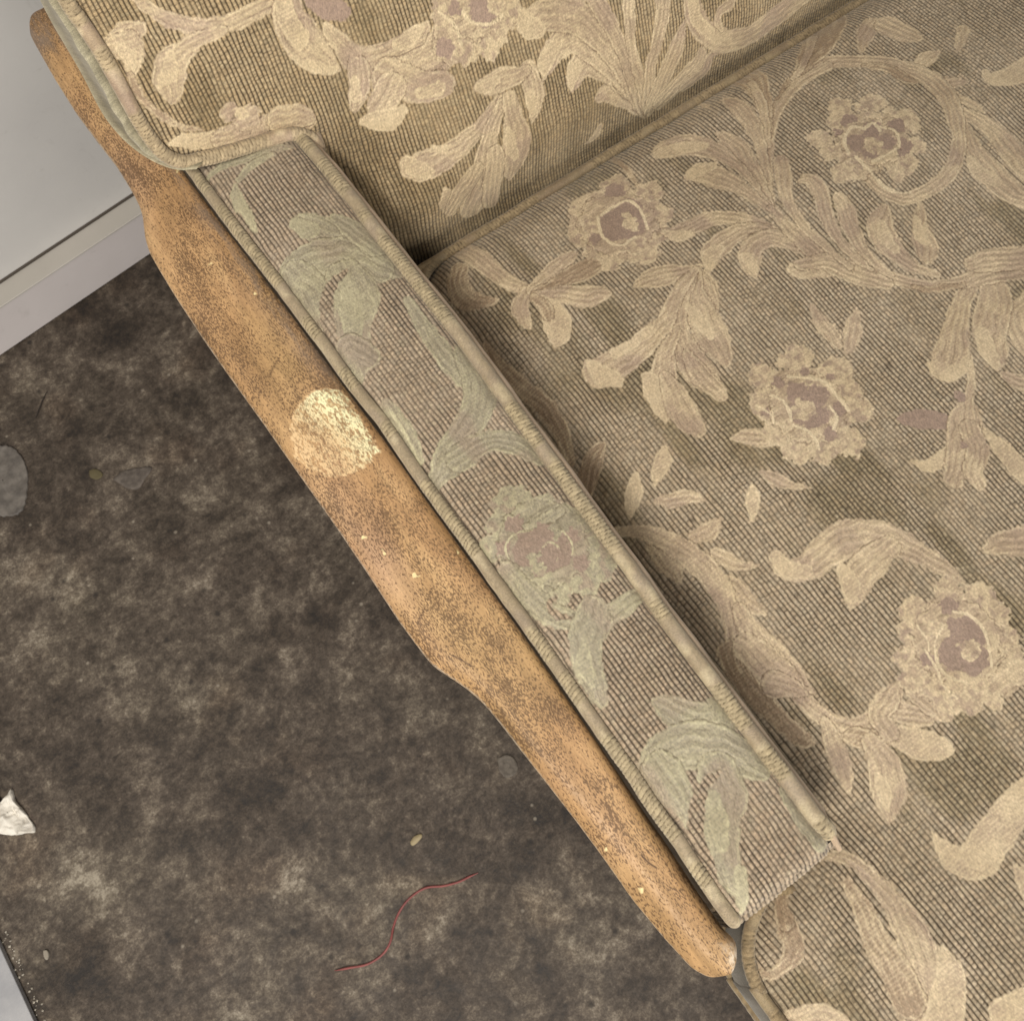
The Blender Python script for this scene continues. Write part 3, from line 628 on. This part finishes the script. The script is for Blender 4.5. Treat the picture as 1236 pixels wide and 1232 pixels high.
def surface(name, strokes, tf, pal, rect, step, pos, inside, mat, parent, seed, fine_poly=None, **kw):
    u0, u1, v0, v1 = rect; U = np.arange(u0, u1, step[0]); V = np.arange(v0, v1, step[1])
    fs = motif_fields(strokes, tf, U, V)
    h, col, fab = cloth(*fs, pal, seed=seed, **kw)
    UU, VV = fs[0], fs[1]; X = pos(UU, VV, h)
    keep = inside(UU, VV)
    if fine_poly is not None: keep &= sdf(np.array(fine_poly), UU, VV) > 0
    F = gridfaces(len(V), len(U)); kf = keep.ravel()[F].all(1); F = F[kf]
    used = np.zeros(UU.size, bool); used[F.ravel()] = True; mp = np.cumsum(used)-1
    return X.reshape(-1, 3)[used], mp[F], rgba(col)[used], fab.reshape(-1, 3)[used], fs[2].ravel()[used]
def join_surf(name, parts, mat, parent):
    off = 0; V = []; F = []; C = []; B = []; M = []
    for v, f, c, b, m in parts:
        V.append(v); F.append(f+off); C.append(c); B.append(b); M.append(m); off += len(v)
    return mesh(name, np.vstack(V), np.vstack(F), mat, parent, {'Col': np.vstack(C), 'fab': np.vstack(B), 'motif': np.concatenate(M)})

# ------------------------------------------------------------------ piping cord
def cord(name, path, rad, parent, pal, seed=0, ring=24, step=.0009, flip=False, squash=1.0, lightness=1.0, endcap=True):
    P = spline(path, step); L = np.concatenate([[0], np.cumsum(np.linalg.norm(np.diff(P, axis=0), axis=1))])
    n = max(8, int(L[-1]/step)); s = np.linspace(0, L[-1], n); P = np.stack([np.interp(s, L, P[:, k]) for k in range(3)], 1)
    # little unevenness in the run of the cord
    T = np.gradient(P, axis=0); T /= np.linalg.norm(T, axis=1)[:, None]
    up = np.array([0, 0, 1.]); A = np.cross(T, up); A /= (np.linalg.norm(A, axis=1)[:, None]+1e-9); Bn = np.cross(A, T)
    P = P+A*(.0013*(vn(s/.045, s*0+seed, 1)-.5)+.0005*(vn(s/.011, s*0+seed, 2)-.5))[:, None]
    th = np.linspace(0, 2*math.pi, ring, endpoint=False)
    S2, TH = np.meshgrid(s, th, indexing='ij')
    ribz = ss(.36, .50, vn(S2/.021, S2*0+seed*3.1, 3))          # stretches where the ribs cross the cord
    tw = S2+.0028*np.sin(TH+seed)*.6+.0012*(vn(S2/.008, TH*rad/.006, 4)-.5)
    per = .0036; r = tw/per+.5*vn(tw/.006, TH*.4, 0); i = np.floor(r).astype(int); f = r-i; prof = np.sqrt(np.clip(1-(2*f-1)**2, 0, 1))
    g = TH/(2*math.pi)*10+3*hsh(i, i*0, 2); j = np.floor(g).astype(int); bead = np.sqrt(np.clip(1-(2*(g-j)-1)**2, 0, 1))
    dr = .0010*prof*(.65+.35*bead)*ribz+(1-ribz)*(.0006+.0002*vn(S2/.002, TH*rad/.002, 5))
    rr = rad*(1+.07*(vn(S2/.025, S2*0+seed, 6)-.5))+dr-.0006
    if endcap:
        e = np.minimum(S2, L[-1]-S2); rr = rr*np.sqrt(np.clip(1-(1-np.clip(e/rad, 0, 1))**2, .0004, 1))
    V = P[:, None, :]+(A[:, None, :]*np.cos(TH)[..., None]*squash+Bn[:, None, :]*np.sin(TH)[..., None])*rr[..., None]
    Cc = {k: lin(v) for k, v in pal.items()}
    yarn = Cc['yarn'][None, None]*(.85+.45*hsh(i, j, 1))[..., None]
    rib = mixc(yarn, Cc['groove'][None, None], np.clip(ss(.80, .2, prof)*(.45+.5*hsh(i, i*0, 4))+ss(.6, .1, bead)*.35, 0, 1))  # shade between the cord ridges painted in with the groove colour
    sm = mixc(Cc['A'][None, None]*np.ones(S2.shape+(1,)), Cc['line'][None, None], ss(.45, .75, vn(S2/.014, TH*.6, 7+seed))*.65)
    sm = mixc(sm, Cc['M'][None, None]*1.1, ss(.5, .8, vn(S2/.02, TH*.5, 1+seed))*.6)
    sm = sm*(.86+.28*vn(S2/.0016, TH*rad/.0016, 2))[..., None]
    col = mixc(sm, rib, ribz)*lightness
    F = gridfaces(n, ring); ii = np.arange(n*ring).reshape(n, ring)
    F = np.vstack([F, np.stack([ii[:-1, -1], ii[:-1, 0], ii[1:, 0], ii[1:, -1]], -1)])[:, ::-1]
    fab = np.stack([S2, TH*rad, np.full(S2.shape, seed*.11)], -1).reshape(-1, 3)
    return mesh(name, V.reshape(-1, 3), F, MF, parent, {'Col': rgba(col), 'fab': fab, 'motif': (1-ribz).ravel()*.8})

PIPE_PAL = dict(yarn='#9a8c70', groove='#382c1d', A='#94856c', line='#b5a789', M='#867867')
PIPE_PAL_B = dict(yarn='#a39275', groove='#3c2f1c', A='#a18d73', line='#d4c39f', M='#948070')
PIPE_PAL_S = dict(yarn='#857458', groove='#33271a', A='#807056', line='#958465', M='#75644f')

# ================================================================== SETTING
fl_ = mesh('floor', [(-4, -4, 0), (5, -4, 0), (5, 2.2, 0), (-4, 2.2, 0)], [(0, 1, 2, 3)], MFL, kind='structure')
WA = math.atan2(.030, .279)*.98; WP = (0.0, 1.119, 0.0)
wall_e = bpy.data.objects.new('wall', None); sc.collection.objects.link(wall_e); wall_e['kind'] = 'structure'
D_ = 1.119
box('wall_panel', (-3, D_+.0355, .06), (4, D_+.14, 2.6), MWALL, wall_e, WA, WP, .003)
box('gap_shade_strip', (-3, D_+.034, .05), (4, D_+.0354, .098), MDK, wall_e, WA, WP, .0003)  # solid dark strip painted in for the shade inside the gap
bb = box('baseboard', (-3, D_, .002), (4, D_+.033, .091), MBB, wall_e, WA, WP, .0015)
box('baseboard_cap', (-3, D_-.0015, .0905), (4, D_+.0335, .094), MCAP, wall_e, WA, WP, .0012)
for o in wall_e.children: pass

# ================================================================== SOFA
sofa = bpy.data.objects.new('sofa', None); sc.collection.objects.link(sofa); sofa.location = (0, 0, 0)
tag(sofa, 'floral olive and tan upholstered sofa with a speckled wooden arm rail along the concrete floor', 'sofa')

# ---- backrest face
fp_b = [(.05, -.06), (1.22, -.06), (1.22, .02), (.95, .14), (.62, .33), (.30, .47), (.05, .47)]
def back_pos(x, s, h):
    b = back_b(x, s)+h
    return B0[None, None]+np.stack([x, s*0, s*0], -1)+s[..., None]*ES+b[..., None]*EN
bi = lambda x, s: sdf(BACK_O, x, s) > -.0005
pb = [surface('b', BACK, back_xs, PAL_BACK, (.06, 1.22, -.06, .47), (.0008, .0011), back_pos, bi, MF, sofa, 1, fp_b, p=.0040, blotch=.6)]
pb.append(surface('b', BACK, back_xs, PAL_BACK, (.06, 1.37, -.06, .48), (.006, .006), lambda x, s, h: back_pos(x, s, h*0-.0006), bi, MF, sofa, 1))
backrest = join_surf('backrest', pb, MF, sofa)
def on_face(px, py, off=0.0):
    x, s = face_xs(px, py); return B0+np.array([x, 0, 0])+s*ES+EN*off
pipe = [B0+np.array([x, 0, 0])+s*ES+EN*(-.001) for x, s in face_left]
pipe += [B0+np.array([.243, 0, 0])+.150*ES-EN*.012, B0+np.array([.250, 0, 0])+.110*ES-EN*.03]
cord('back_piping', pipe, .0066, backrest, PIPE_PAL_B, 3)
# ---- side of the backrest, between its piping and the wooden rail
low_px = [(28, -40), (44, -14), (57, 12), (69, 34), (82, 56), (95, 78), (106, 98), (117, 120), (130, 142), (147, 163), (166, 180), (188, 194), (212, 203), (236, 205)]
low = [onz(px, py, .606) for px, py in low_px]
mid_px = [(50, -30), (62, 0), (76, 24), (90, 45), (103, 66), (117, 88), (126, 106), (136, 126), (148, 146), (162, 166), (178, 182), (197, 195), (216, 203), (238, 204)]
def resamp(P, n):
    P = spline(P, .002); L = np.concatenate([[0], np.cumsum(np.linalg.norm(np.diff(P, axis=0), axis=1))]); t = np.linspace(0, L[-1], n)
    return np.stack([np.interp(t, L, P[:, k]) for k in range(3)], 1)
N = 360
lo = resamp(low, N); hi = resamp([on_face(*p, -.006) for p in [(60, -30)]+PIPE_PX[1:11]], N)
m1 = resamp([onz(px, py, .64 if i > 8 else .66+.0125*(8-i)) for i, (px, py) in enumerate(mid_px)], N)
rows = []
for k in np.linspace(0, 1, 14): rows.append(lo*(1-k)+m1*k+np.array([.004, 0, 0])*math.sin(math.pi*k))
for k in np.linspace(0, 1, 14)[1:]: rows.append(m1*(1-k)+hi*k+np.array([.010, .004, 0])*math.sin(math.pi*k))
rows = np.array(rows); nr = len(rows); kk, nn_ = np.meshgrid(np.arange(nr), np.arange(N), indexing='ij')
ridge = np.exp(-((kk-13)/1.1)**2)+np.exp(-((kk-0)/1.0)**2)
rows[..., 0] -= .0022*ridge; rows[..., 0] += .0035*(vn(nn_/22., kk/5., 2)-.5)*np.sin(kk/(nr-1)*math.pi)
c_side = mixc(lin('#6f6853')[None, None]*np.ones((nr, N, 1)), lin('#aaa288')[None, None], np.clip(ridge*.8, 0, 1))
c_side = c_side*(.65+.4*vn(nn_/6., kk/2., 3)+.5*vn(nn_/1.3, kk*.9, 5))[..., None]
fab_s = np.stack([nn_*.001, kk*.002, kk*0+.9], -1).reshape(-1, 3)
mesh('side_panel', rows.reshape(-1, 3), gridfaces(nr, N), MF, backrest, {'Col': rgba(c_side), 'fab': fab_s, 'motif': np.full(nr*N, .15)})
# body of the back
box('back_body', (.135, .80, .34), (1.42, .97, .87), MPL, sofa, 0, None, .03)
box('back_core', (.30, .66, .36), (1.34, .80, .60), MPL, sofa, 0, None, .02)

# ---- arm pad
LP_px = [(222, 190), (232, 205), (265, 254), (309, 307), (357, 370), (396, 424), (430, 468), (473, 520), (520, 594), (575, 670), (637, 751), (689, 831), (715, 867), (756, 925), (788, 972), (822, 1013), (857, 1074), (882, 1107)]
RP_px = [(340, 140), (368, 172), (392, 200), (440, 262), (500, 340), (553, 400), (604, 471), (656, 544), (710, 615), (729, 643), (783, 719), (812, 762), (851, 811), (890, 862), (919, 901), (956, 947), (984, 988)]
LP = np.array([onz(x, y, .611) for x, y in LP_px]); RP = np.array([onz(x, y, .612) for x, y in RP_px])
def smooth_run(A, deg, mirror=None):
    c = np.polyfit(A[:, 1], A[:, 0], deg); A = A.copy(); A[:, 0] = .25*A[:, 0]+.75*np.polyval(c, A[:, 1]); return A
LP = smooth_run(LP, 2); RP = smooth_run(RP, 3)
def lx(y): o = np.argsort(LP[:, 1]); return np.interp(y, LP[o, 1], LP[o, 0])
def rx(y): o = np.argsort(RP[:, 1]); return np.interp(y, RP[o, 1], RP[o, 0])
YF = -.118
def arm_pos(x, y, h):
    a = (x-lx(y))/(rx(y)-lx(y)); d = np.minimum(np.abs(x-lx(y)), np.abs(x-rx(y)))
    z = ARM_Z+.006*(1-(2*a-1)**4)-.010*(1-np.clip(d/.016, 0, 1))**2
    fr = np.clip((y-YF)/.012, 0, 1); z = z-.010*(1-np.sqrt(np.clip(1-(1-fr)**2, 0, 1)))
    z = z+.0012*(vn(x/.03, y/.06, 5)-.5)
    return np.stack([x, y, z+h], -1)
ain = lambda x, y: (x > lx(y)) & (x < rx(y)) & (y > YF) & (y < .76)
pa = [surface('a', ARM, arm_xy, PAL_ARM, (.10, .26, -.13, .76), (.0008, .0010), arm_pos, ain, MF, sofa, 2, p=.0040, blotch=.35)]
arm_pad = join_surf('arm_pad', pa, MF, sofa)
lpath = [p+np.array([0, 0, 0]) for p in LP]; lpath.append(lpath[-1]+np.array([.003, -.006, -.004]))
cord('outer_piping', lpath, .0056, arm_pad, PIPE_PAL, 5)
rpath = [p for p in RP]; rpath.append(rpath[-1]+np.array([.002, -.010, -.003])); rpath.append(rpath[-1]+np.array([.000, -.007, -.008]))
cord('inner_piping', rpath, .0067, arm_pad, PIPE_PAL, 9)
# inner face of the arm, bulging past the cord
ys = np.linspace(-.124, .72, 420); prof_pts = [(.001, .606), (.006, .611), (.0105, .608), (.0135, .601), (.0155, .585), (.015, .56), (.014, .50), (.013, .43)]
rows = []
for dx_, z_ in prof_pts:
    taper = np.clip((ys+.124)/.03, 0, 1)
    rows.append(np.stack([rx(ys)+dx_*(.35+.65*taper)+.0016*(vn(ys/.035, ys*0+z_*4, 3)-.5), ys, np.full(ys.shape, z_)], 1))
rows = np.array(rows); nn_, kk = np.meshgrid(np.arange(len(ys)), np.arange(len(rows)))
cc = lin('#b39d84')[None, None]*(.85+.3*vn(nn_/7., kk*1.3, 2))[..., None]
fabp = np.stack([kk*.006, ys[nn_], kk*0+.3], -1).reshape(-1, 3)
mesh('inner_arm_panel', rows.reshape(-1, 3), gridfaces(*rows.shape[:2])[:, ::-1], MF, arm_pad, {'Col': rgba(cc), 'fab': fabp, 'motif': np.full(cc.shape[0]*cc.shape[1], .5)})
# front face of the arm (ribs running down)
us = np.arange(lx(YF)-.001, rx(YF)+.010, .0009); vs = np.arange(0, .155, .0011)
fs = motif_fields([], arm_xy, us, vs); hh, cf, ff = cloth(*fs, PAL_ARM, seed=2, p=.0040)
UU, VV = fs[0], fs[1]; rnd_ = .006*(1-np.sqrt(np.clip(1-(1-np.clip(VV/.010, 0, 1))**2, 0, 1)))
zt = arm_pos(np.clip(UU, lx(YF)+.0005, rx(YF)-.0005), UU*0+YF+.0002, 0)[..., 2]+.0006
Xf = np.stack([UU, YF+rnd_*0+.0012-ss(0, .006, VV)*.0035-hh*ss(0, .004, VV), zt-VV], -1)
mesh('arm_front', Xf.reshape(-1, 3), gridfaces(len(vs), len(us))[:, ::-1], MF, arm_pad, {'Col': rgba(cf), 'fab': ff.reshape(-1, 3), 'motif': fs[2].ravel()})
box('arm_body', (.130, YF+.006, .06), (.212, .80, .600), MPL, sofa, 0, None, .004)

# ---- wooden rail on the outside of the arm
OUT_PX = [(29, 29), (37, 44), (47, 62), (64, 92), (91, 135), (115, 167), (139, 198), (152, 219), (161, 234), (169, 250), (173, 263), (174, 275), (176, 290), (181, 306), (190, 322), (205, 347), (219, 369), (246, 410), (274, 450), (318, 511), (358, 568), (402, 630), (444, 692), (480, 747), (505, 781), (520, 800), (530, 808), (540, 814), (561, 828), (583, 847), (600, 867), (619, 892), (656, 939), (699, 994), (729, 1034), (765, 1085), (802, 1130), (832, 1163), (846, 1178)]
IN_PX = [(60, -6), (90, 25), (220, 203), (251, 242), (281, 287), (322, 343), (372, 413), (418, 474), (455, 533), (505, 602), (557, 674), (619, 762), (681, 850), (710, 886), (765, 958), (810, 1020), (850, 1076), (874, 1107), (889, 1133)]
OUT = np.array([onz(x, y, .592) for x, y in OUT_PX]); IN = np.array([onz(x, y, .600) for x, y in IN_PX])
IN[:, 0] = .15*IN[:, 0]+.85*np.polyval(np.polyfit(IN[2:, 1], IN[2:, 0], 3), IN[:, 1])
def ip(A, y): o = np.argsort(A[:, 1]); return np.interp(y, A[o, 1], A[o, 0])
YT, YR = onz(868, 1188, .592)[1], .990
yy = np.concatenate([YT+.022*(1-np.cos(np.linspace(0, math.pi/2, 24))), np.arange(YT+.0235, YR-.02, .0014), YR-.02+.02*np.sin(np.linspace(0, math.pi/2, 14))])
xo, xi = ip(OUT, yy), ip(IN, yy); 
kr = np.ones(9)/9; xo[30:-20] = np.convolve(xo, kr, 'same')[30:-20]; xi[30:-20] = np.convolve(xi, kr, 'same')[30:-20]
wl = ss(-.132, -.118, yy)*(1-ss(.70, .76, yy)); xi = xi*(1-wl)+(lx(np.clip(yy, -.12, .74))-.0060)*wl; mid, hw = (xo+xi)/2, (xi-xo)/2
hw0 = hw[24]; 
endf = np.minimum(np.sqrt(np.clip(1-(1-np.clip((yy-YT)/.024, 0, 1))**2, .0002, 1)), np.sqrt(np.clip(1-(1-np.clip((YR-yy)/.03, 0, 1))**2, .0002, 1))**.6)
nt = 70; q = np.linspace(-1, 1, nt)
YY, Q = np.meshgrid(yy, q, indexing='ij')
stick = ss(.10, -.08, YY)
inn = (Q > 0); ex = np.where(inn, 9-4.5*stick, 5.5-3.2*stick); dz = np.where(inn, .005+.009*stick, .011+.008*stick)
top = .604-dz*np.abs(Q)**ex-.012*(1-endf[:, None])
front_drop = -.004*stick
X = mid[:, None]+Q*(hw*endf)[:, None]
V1 = np.stack([X, YY, top+front_drop], -1)
# side skirts and underside
skirt = []
for k, (z_, inx) in enumerate([(.586, .0), (.580, .0010), (.574, .0035), (.571, .009)]):
    skirt.append((z_, inx))
cols = [V1]
def sk(side, z_, inx):
    xx = mid+side*(hw*endf-np.minimum(inx, hw*endf*.8)); return np.stack([xx, yy, np.minimum(np.full(yy.shape, z_)-0*yy, V1[:, 0 if side < 0 else -1, 2]-.002)], -1)[:, None, :]
left = np.concatenate([sk(-1, z_, i_) for z_, i_ in reversed(skirt)], 1); right = np.concatenate([sk(1, z_, i_) for z_, i_ in skirt], 1)
Vw = np.concatenate([left, V1, right], 1); ny_, nx_ = Vw.shape[:2]
Fw = gridfaces(ny_, nx_); ii = np.arange(ny_*nx_).reshape(ny_, nx_)
Fw = np.vstack([Fw, np.stack([ii[:-1, -1], ii[:-1, 0], ii[1:, 0], ii[1:, -1]], -1)])[:, ::-1]
def wearmask(Vw):
    pts = [(380, 471), (408, 469), (422, 483), (440, 512), (461, 546), (453, 550), (450, 557), (431, 570), (411, 577), (395, 575), (371, 564), (353, 547), (350, 520), (356, 494)]
    poly = np.array([onz(x, y, .603)[:2] for x, y in pts])
    d = sdf(poly, Vw[..., 0], Vw[..., 1])+.0022*(vn(Vw[..., 0]/.0016, Vw[..., 1]/.0026, 2)-.5)+.0016*(vn(Vw[..., 0]/.005, Vw[..., 1]/.006, 3)-.5)
    pale = np.clip((Vw[..., 0]-.062)/.045, 0, 1)*.45+.3+.18*ss(.25, .75, (Vw[..., 1]-.36)/.10)
    return np.clip(d/.0010, 0, 1)*pale
wear = wearmask(Vw)
edge = np.zeros(Vw.shape[:2]); qq = np.concatenate([np.full(4, -1.), q, np.full(4, 1.)])
edge[:, 4+nt:] = .9; edge += ss(.978, .995, qq)[None]*.9+ss(.984, .998, -qq)[None]*.55
nose = ss(YT+.030, YT+.001, Vw[..., 1])*ss(.0, .6, qq)[None]; edge = np.clip(edge+nose*1.1, 0, 1)
grime = ss(.35, .95, qq)[None]*ss(.33, .52, Vw[..., 1])+ss(.90, .96, Vw[..., 1])*1.2
grime = np.clip(grime+.0*Vw[..., 0], 0, 1)
scr = np.zeros(Vw.shape[:2])
for seg in [[(325, 455), (331, 441), (337, 432)], [(504, 752), (509, 742), (513, 733)], [(517, 722), (520, 712), (522, 709)], [(545, 790), (560, 798), (569, 804)], [(775, 1032), (783, 1040), (793, 1047)]]:
    s_ = spline([onz(x, y, .604)[:2] for x, y in seg], .0006)
    for p_ in s_: scr = np.maximum(scr, np.clip(1.6-np.hypot(Vw[..., 0]-p_[0], Vw[..., 1]-p_[1])/.0006, 0, .85))
fabw = Vw.copy()
mesh('wooden_arm_rail', Vw.reshape(-1, 3), Fw, MW, sofa, {'fab': fabw.reshape(-1, 3), 'wear': wear.ravel(), 'edge': edge.ravel(), 'grime': grime.ravel(), 'scratch': scr.ravel()})

# ---- base below the cushion
box('seat_deck', (.24, -.44, .28), (1.36, .66, .335), MPL, sofa, 0, None, .01)
box('front_rail', (.150, -.47, .10), (1.38, -.13, .330), MPL, sofa, 0, None, .01)

# ================================================================== SEAT CUSHION (loose)
def seat_pos(x, y, h): return np.stack([x, y, seat_h(x, y)+h], -1)
si_ = lambda x, y: sdf(SEAT_O, x, y) > -.0005
fp_s = [(.10, -.30), (.24, -.44), (.40, -.36), (.52, -.24), (.76, -.02), (1.20, .42), (1.20, .61), (.10, .61)]
ps = [surface('s', SEAT, seat_xy, PAL_SEAT, (.115, 1.20, -.44, .60), (.0009, .0011), seat_pos, si_, MF, None, 0, fp_s)]
ps.append(surface('s', SEAT, seat_xy, PAL_SEAT, (.115, 1.39, -.51, .60), (.006, .006), lambda x, y, h: seat_pos(x, y, h*0-.0009), si_, MF, None, 0))
cushion = join_surf('seat_cushion', ps, MF, None)
tag(cushion, 'loose seat cushion in tan fabric with woven roses and scrolls, right of the arm', 'cushion')
def seat_edge(off, z):
    P = SEAT_O; Q = np.vstack([P, P[:1]]); return [np.array([x, y, z]) for x, y in Q]
cord('seat_piping', seat_edge(0, .4560), .0058, cushion, PIPE_PAL_S, 12, ring=18, step=.0013, endcap=False)
cord('lower_piping', seat_edge(0, .348), .0058, cushion, PIPE_PAL_S, 14, ring=10, step=.004, endcap=False)
SO = np.vstack([SEAT_O, SEAT_O[:1]])
sq = spline(SO, .004); rows = []
for z_, o_ in [(.452, 0), (.435, .004), (.40, .006), (.37, .004), (.350, 0)]:
    cxy = np.array([.75, .05]); tg = np.gradient(sq, axis=0); tg /= np.linalg.norm(tg, axis=1)[:, None]+1e-9
    nrm = np.stack([-tg[:, 1], tg[:, 0]], 1); rows.append(np.column_stack([sq+nrm*o_, np.full(len(sq), z_)]))
rows = np.array(rows); kk, nn_ = np.meshgrid(np.arange(len(rows)), np.arange(len(sq)), indexing='ij')
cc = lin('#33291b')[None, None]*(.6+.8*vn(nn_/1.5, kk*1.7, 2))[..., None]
mesh('side_panel', rows.reshape(-1, 3), gridfaces(*rows.shape[:2]), MF, cushion, {'Col': rgba(cc), 'fab': np.stack([nn_*.004, kk*.02, kk*0+.5], -1).reshape(-1, 3), 'motif': np.zeros(rows.shape[0]*rows.shape[1])})

# ================================================================== SMALL THINGS ON THE FLOOR
def simple(name, hexs, rough=.7, hex2=None, scale=60):
    t = NT(name); co = t.n('ShaderNodeNewGeometry').outputs['Position']
    c = t.ramp(t.noise(co, scale, 4, .6), [(.35, lin(hexs)), (.65, lin(hex2 or hexs))])
    return t.out(Base_Color=c, Roughness=rough, Normal=t.bump(t.noise(co, scale*6, 3, .6), .3, .0008))
def tube(name, path, rad, mat, ring=8):
    P = spline(path, .003); T = np.gradient(P, axis=0); T /= np.linalg.norm(T, axis=1)[:, None]
    A = np.cross(T, [0, 0, 1.]); A /= np.linalg.norm(A, axis=1)[:, None]; Bn = np.cross(A, T); th = np.linspace(0, 2*math.pi, ring, endpoint=False)
    tap = np.minimum(1, np.minimum(np.arange(len(P)), np.arange(len(P))[::-1])/6+.25)
    V = P[:, None]+(A[:, None]*np.cos(th)[None, :, None]+Bn[:, None]*np.sin(th)[None, :, None])*rad*tap[:, None, None]
    ii = np.arange(len(P)*ring).reshape(len(P), ring); F = np.vstack([gridfaces(len(P), ring), np.stack([ii[:-1, -1], ii[:-1, 0], ii[1:, 0], ii[1:, -1]], -1)])
    return mesh(name, V.reshape(-1, 3), F[:, ::-1], mat)
wire = crop(400, 782, K45, [('A', [10,1065,1, 60,1055,1, 120,1043,1, 170,1010,1, 195,970,1, 205,920,1, 225,870,1, 260,825,1, 310,792,1, 370,785,1, 420,772,1, 455,755,1, 485,742,1])])[0][1]
o = tube('red_wire', [onz(x, y, .0035)+np.array([0, 0, .002*(i % 3 == 1)]) for i, (x, y, _) in enumerate(wire)], .0015, simple('red_plastic', '#6b332f', .6, '#80423c'))
tag(o, 'thin curved red wire lying on the dark concrete floor', 'wire')
def sheet(name, px, mat, z=.002, thick=.002, crumple=0.0, n=24, seed=0, dome=0.0):
    c = np.mean(px, 0); ring = spline(list(px)+[px[0]], 3)[:-1]; ring = c+(ring-c)*(1+.05*(rs.rand(len(ring), 1)-.5))
    rows = []; m_ = len(ring)
    for k in np.linspace(1, 0.02, n): rows.append([onz(*(c+(p-c)*k), z) for p in ring])
    rows = np.array(rows); kk = np.linspace(1, .02, n)[:, None]
    rows[..., 2] += dome*(1-kk**2)+crumple*(vn(rows[..., 0]/.012+seed, rows[..., 1]/.012, 3)-.3)+crumple*.6*np.abs(vn(rows[..., 0]/.005+seed, rows[..., 1]/.005, 4)-.5)
    rows[..., 2] = np.maximum(rows[..., 2], .001)
    skirt_ = rows[:1].copy(); skirt_[..., 2] = .0003
    allr = np.vstack([skirt_, rows]); ii = np.arange(allr.shape[0]*m_).reshape(-1, m_)
    F = np.vstack([gridfaces(allr.shape[0], m_), np.stack([ii[:-1, -1], ii[:-1, 0], ii[1:, 0], ii[1:, -1]], -1)])
    return mesh(name, allr.reshape(-1, 3), F, mat)
o = sheet('paper_scrap', np.array([(-14, 948), (0, 968), (9, 962), (13, 952), (17, 966), (24, 974), (33, 986), (41, 1002), (24, 1006), (10, 1007), (-4, 1003), (-18, 990)]), simple('scrap_paper', '#c4bcae', .8, '#d8d1c4', 40), .006, crumple=.012, seed=3)
tag(o, 'crumpled white paper scrap on the floor at the left picture edge', 'paper')
t = NT('film'); co = t.n('ShaderNodeNewGeometry').outputs['Position']
film = simple('grey_film', '#4b453f', .6, '#6a635b', 60)
o = sheet('plastic_disc', np.array([(-32, 575), (-20, 545), (0, 538), (18, 542), (30, 560), (33, 582), (28, 612), (15, 622), (-8, 620), (-26, 604)]), film, .0035, crumple=.002)
tag(o, 'flat pale grey round plastic piece on the floor below the baseboard', 'plastic piece')
o = sheet('wood_chip', np.array([(495, 1016), (500, 1009), (508, 1006), (509, 1010), (502, 1018), (497, 1020)]), simple('chip', '#8f8060', .7), .003, crumple=.001, n=6, dome=.002)
tag(o, 'tiny tan wood chip on the floor above the red wire', 'wood chip')
o = sheet('leaf_bit', np.array([(108, 568), (116, 566), (124, 572), (118, 578), (109, 576)]), simple('dry_leaf', '#51482e', .8), .002, crumple=.002, n=6)
tag(o, 'tiny yellow green leaf fragment on the floor left of the arm rail', 'leaf')
o = sheet('plaster_crumb', np.array([(52, 1147), (56, 1146), (58, 1152), (56, 1158), (53, 1154)]), simple('crumb', '#857c6e', .8), .004, crumple=.001, n=5)
tag(o, 'small pale plaster crumb on the floor beside the grey metal sheet', 'crumb')
o = tube('twig', [onz(43, 505, .002), onz(48, 492, .002), onz(51, 484, .002), onz(57, 472, .002)], .0011, simple('twig_bark', '#241c14', .8))
tag(o, 'short thin dark twig on the floor near the baseboard', 'twig')
o = sheet('plaster_flake', np.array([(600, 915), (612, 910), (623, 918), (624, 932), (612, 938), (603, 930)]), simple('flake_mat', '#4c443b', .8, '#6a6156', 120), .0016, crumple=.001, n=6)
tag(o, 'pale plaster flake stuck to the floor beside the arm rail', 'flake')
o = sheet('plaster_flake', np.array([(136, 578), (150, 568), (170, 564), (184, 564), (176, 576), (166, 590), (152, 588)]), simple('flake_dim', '#453d36', .8, '#5f564d', 120), .0014, crumple=.001, n=6)
tag(o, 'faint grey triangular flake on the floor right of the leaf fragment', 'flake')
m_metal = simple('galvanised', '#8b8a8b', .5, '#9e9c9b', 20)
ms = box('metal_sheet', (-1.2, -1.0, .001), (-.577, .50, .012), m_metal, None, math.radians(-1.5), (-.577, .25, 0), .0015)
# only its right border shows; gritty broken edge
tag(ms, 'pale grey metal sheet edge on the floor at the bottom left corner', 'metal sheet')
gs = []; gf = []; 
for k in range(90):
    y = -.0+.36*rs.rand(); x = -.574+.005*rs.randn()*.6+(y-.25)*.026; s_ = .0006+.0014*rs.rand(); b_ = len(gs)*1
    c = np.array([x+.003, y, s_*.6]); oct_ = np.array([(1, 0, 0), (-1, 0, 0), (0, 1, 0), (0, -1, 0), (0, 0, 1), (0, 0, -1)])*s_*(.7+.6*rs.rand(6, 1))+c
    base_ = len(gs); gs += list(oct_)
    for f_ in [(0, 2, 4), (2, 1, 4), (1, 3, 4), (3, 0, 4), (2, 0, 5), (1, 2, 5), (3, 1, 5), (0, 3, 5)]: gf.append([base_+v for v in f_])
g = mesh('grit', gs, gf, simple('grit_mat', '#8d8577', .9, '#b3aa9a'), smooth=False, kind='stuff')
tag(g, 'crumbs of pale grit along the edge of the metal sheet', 'grit')
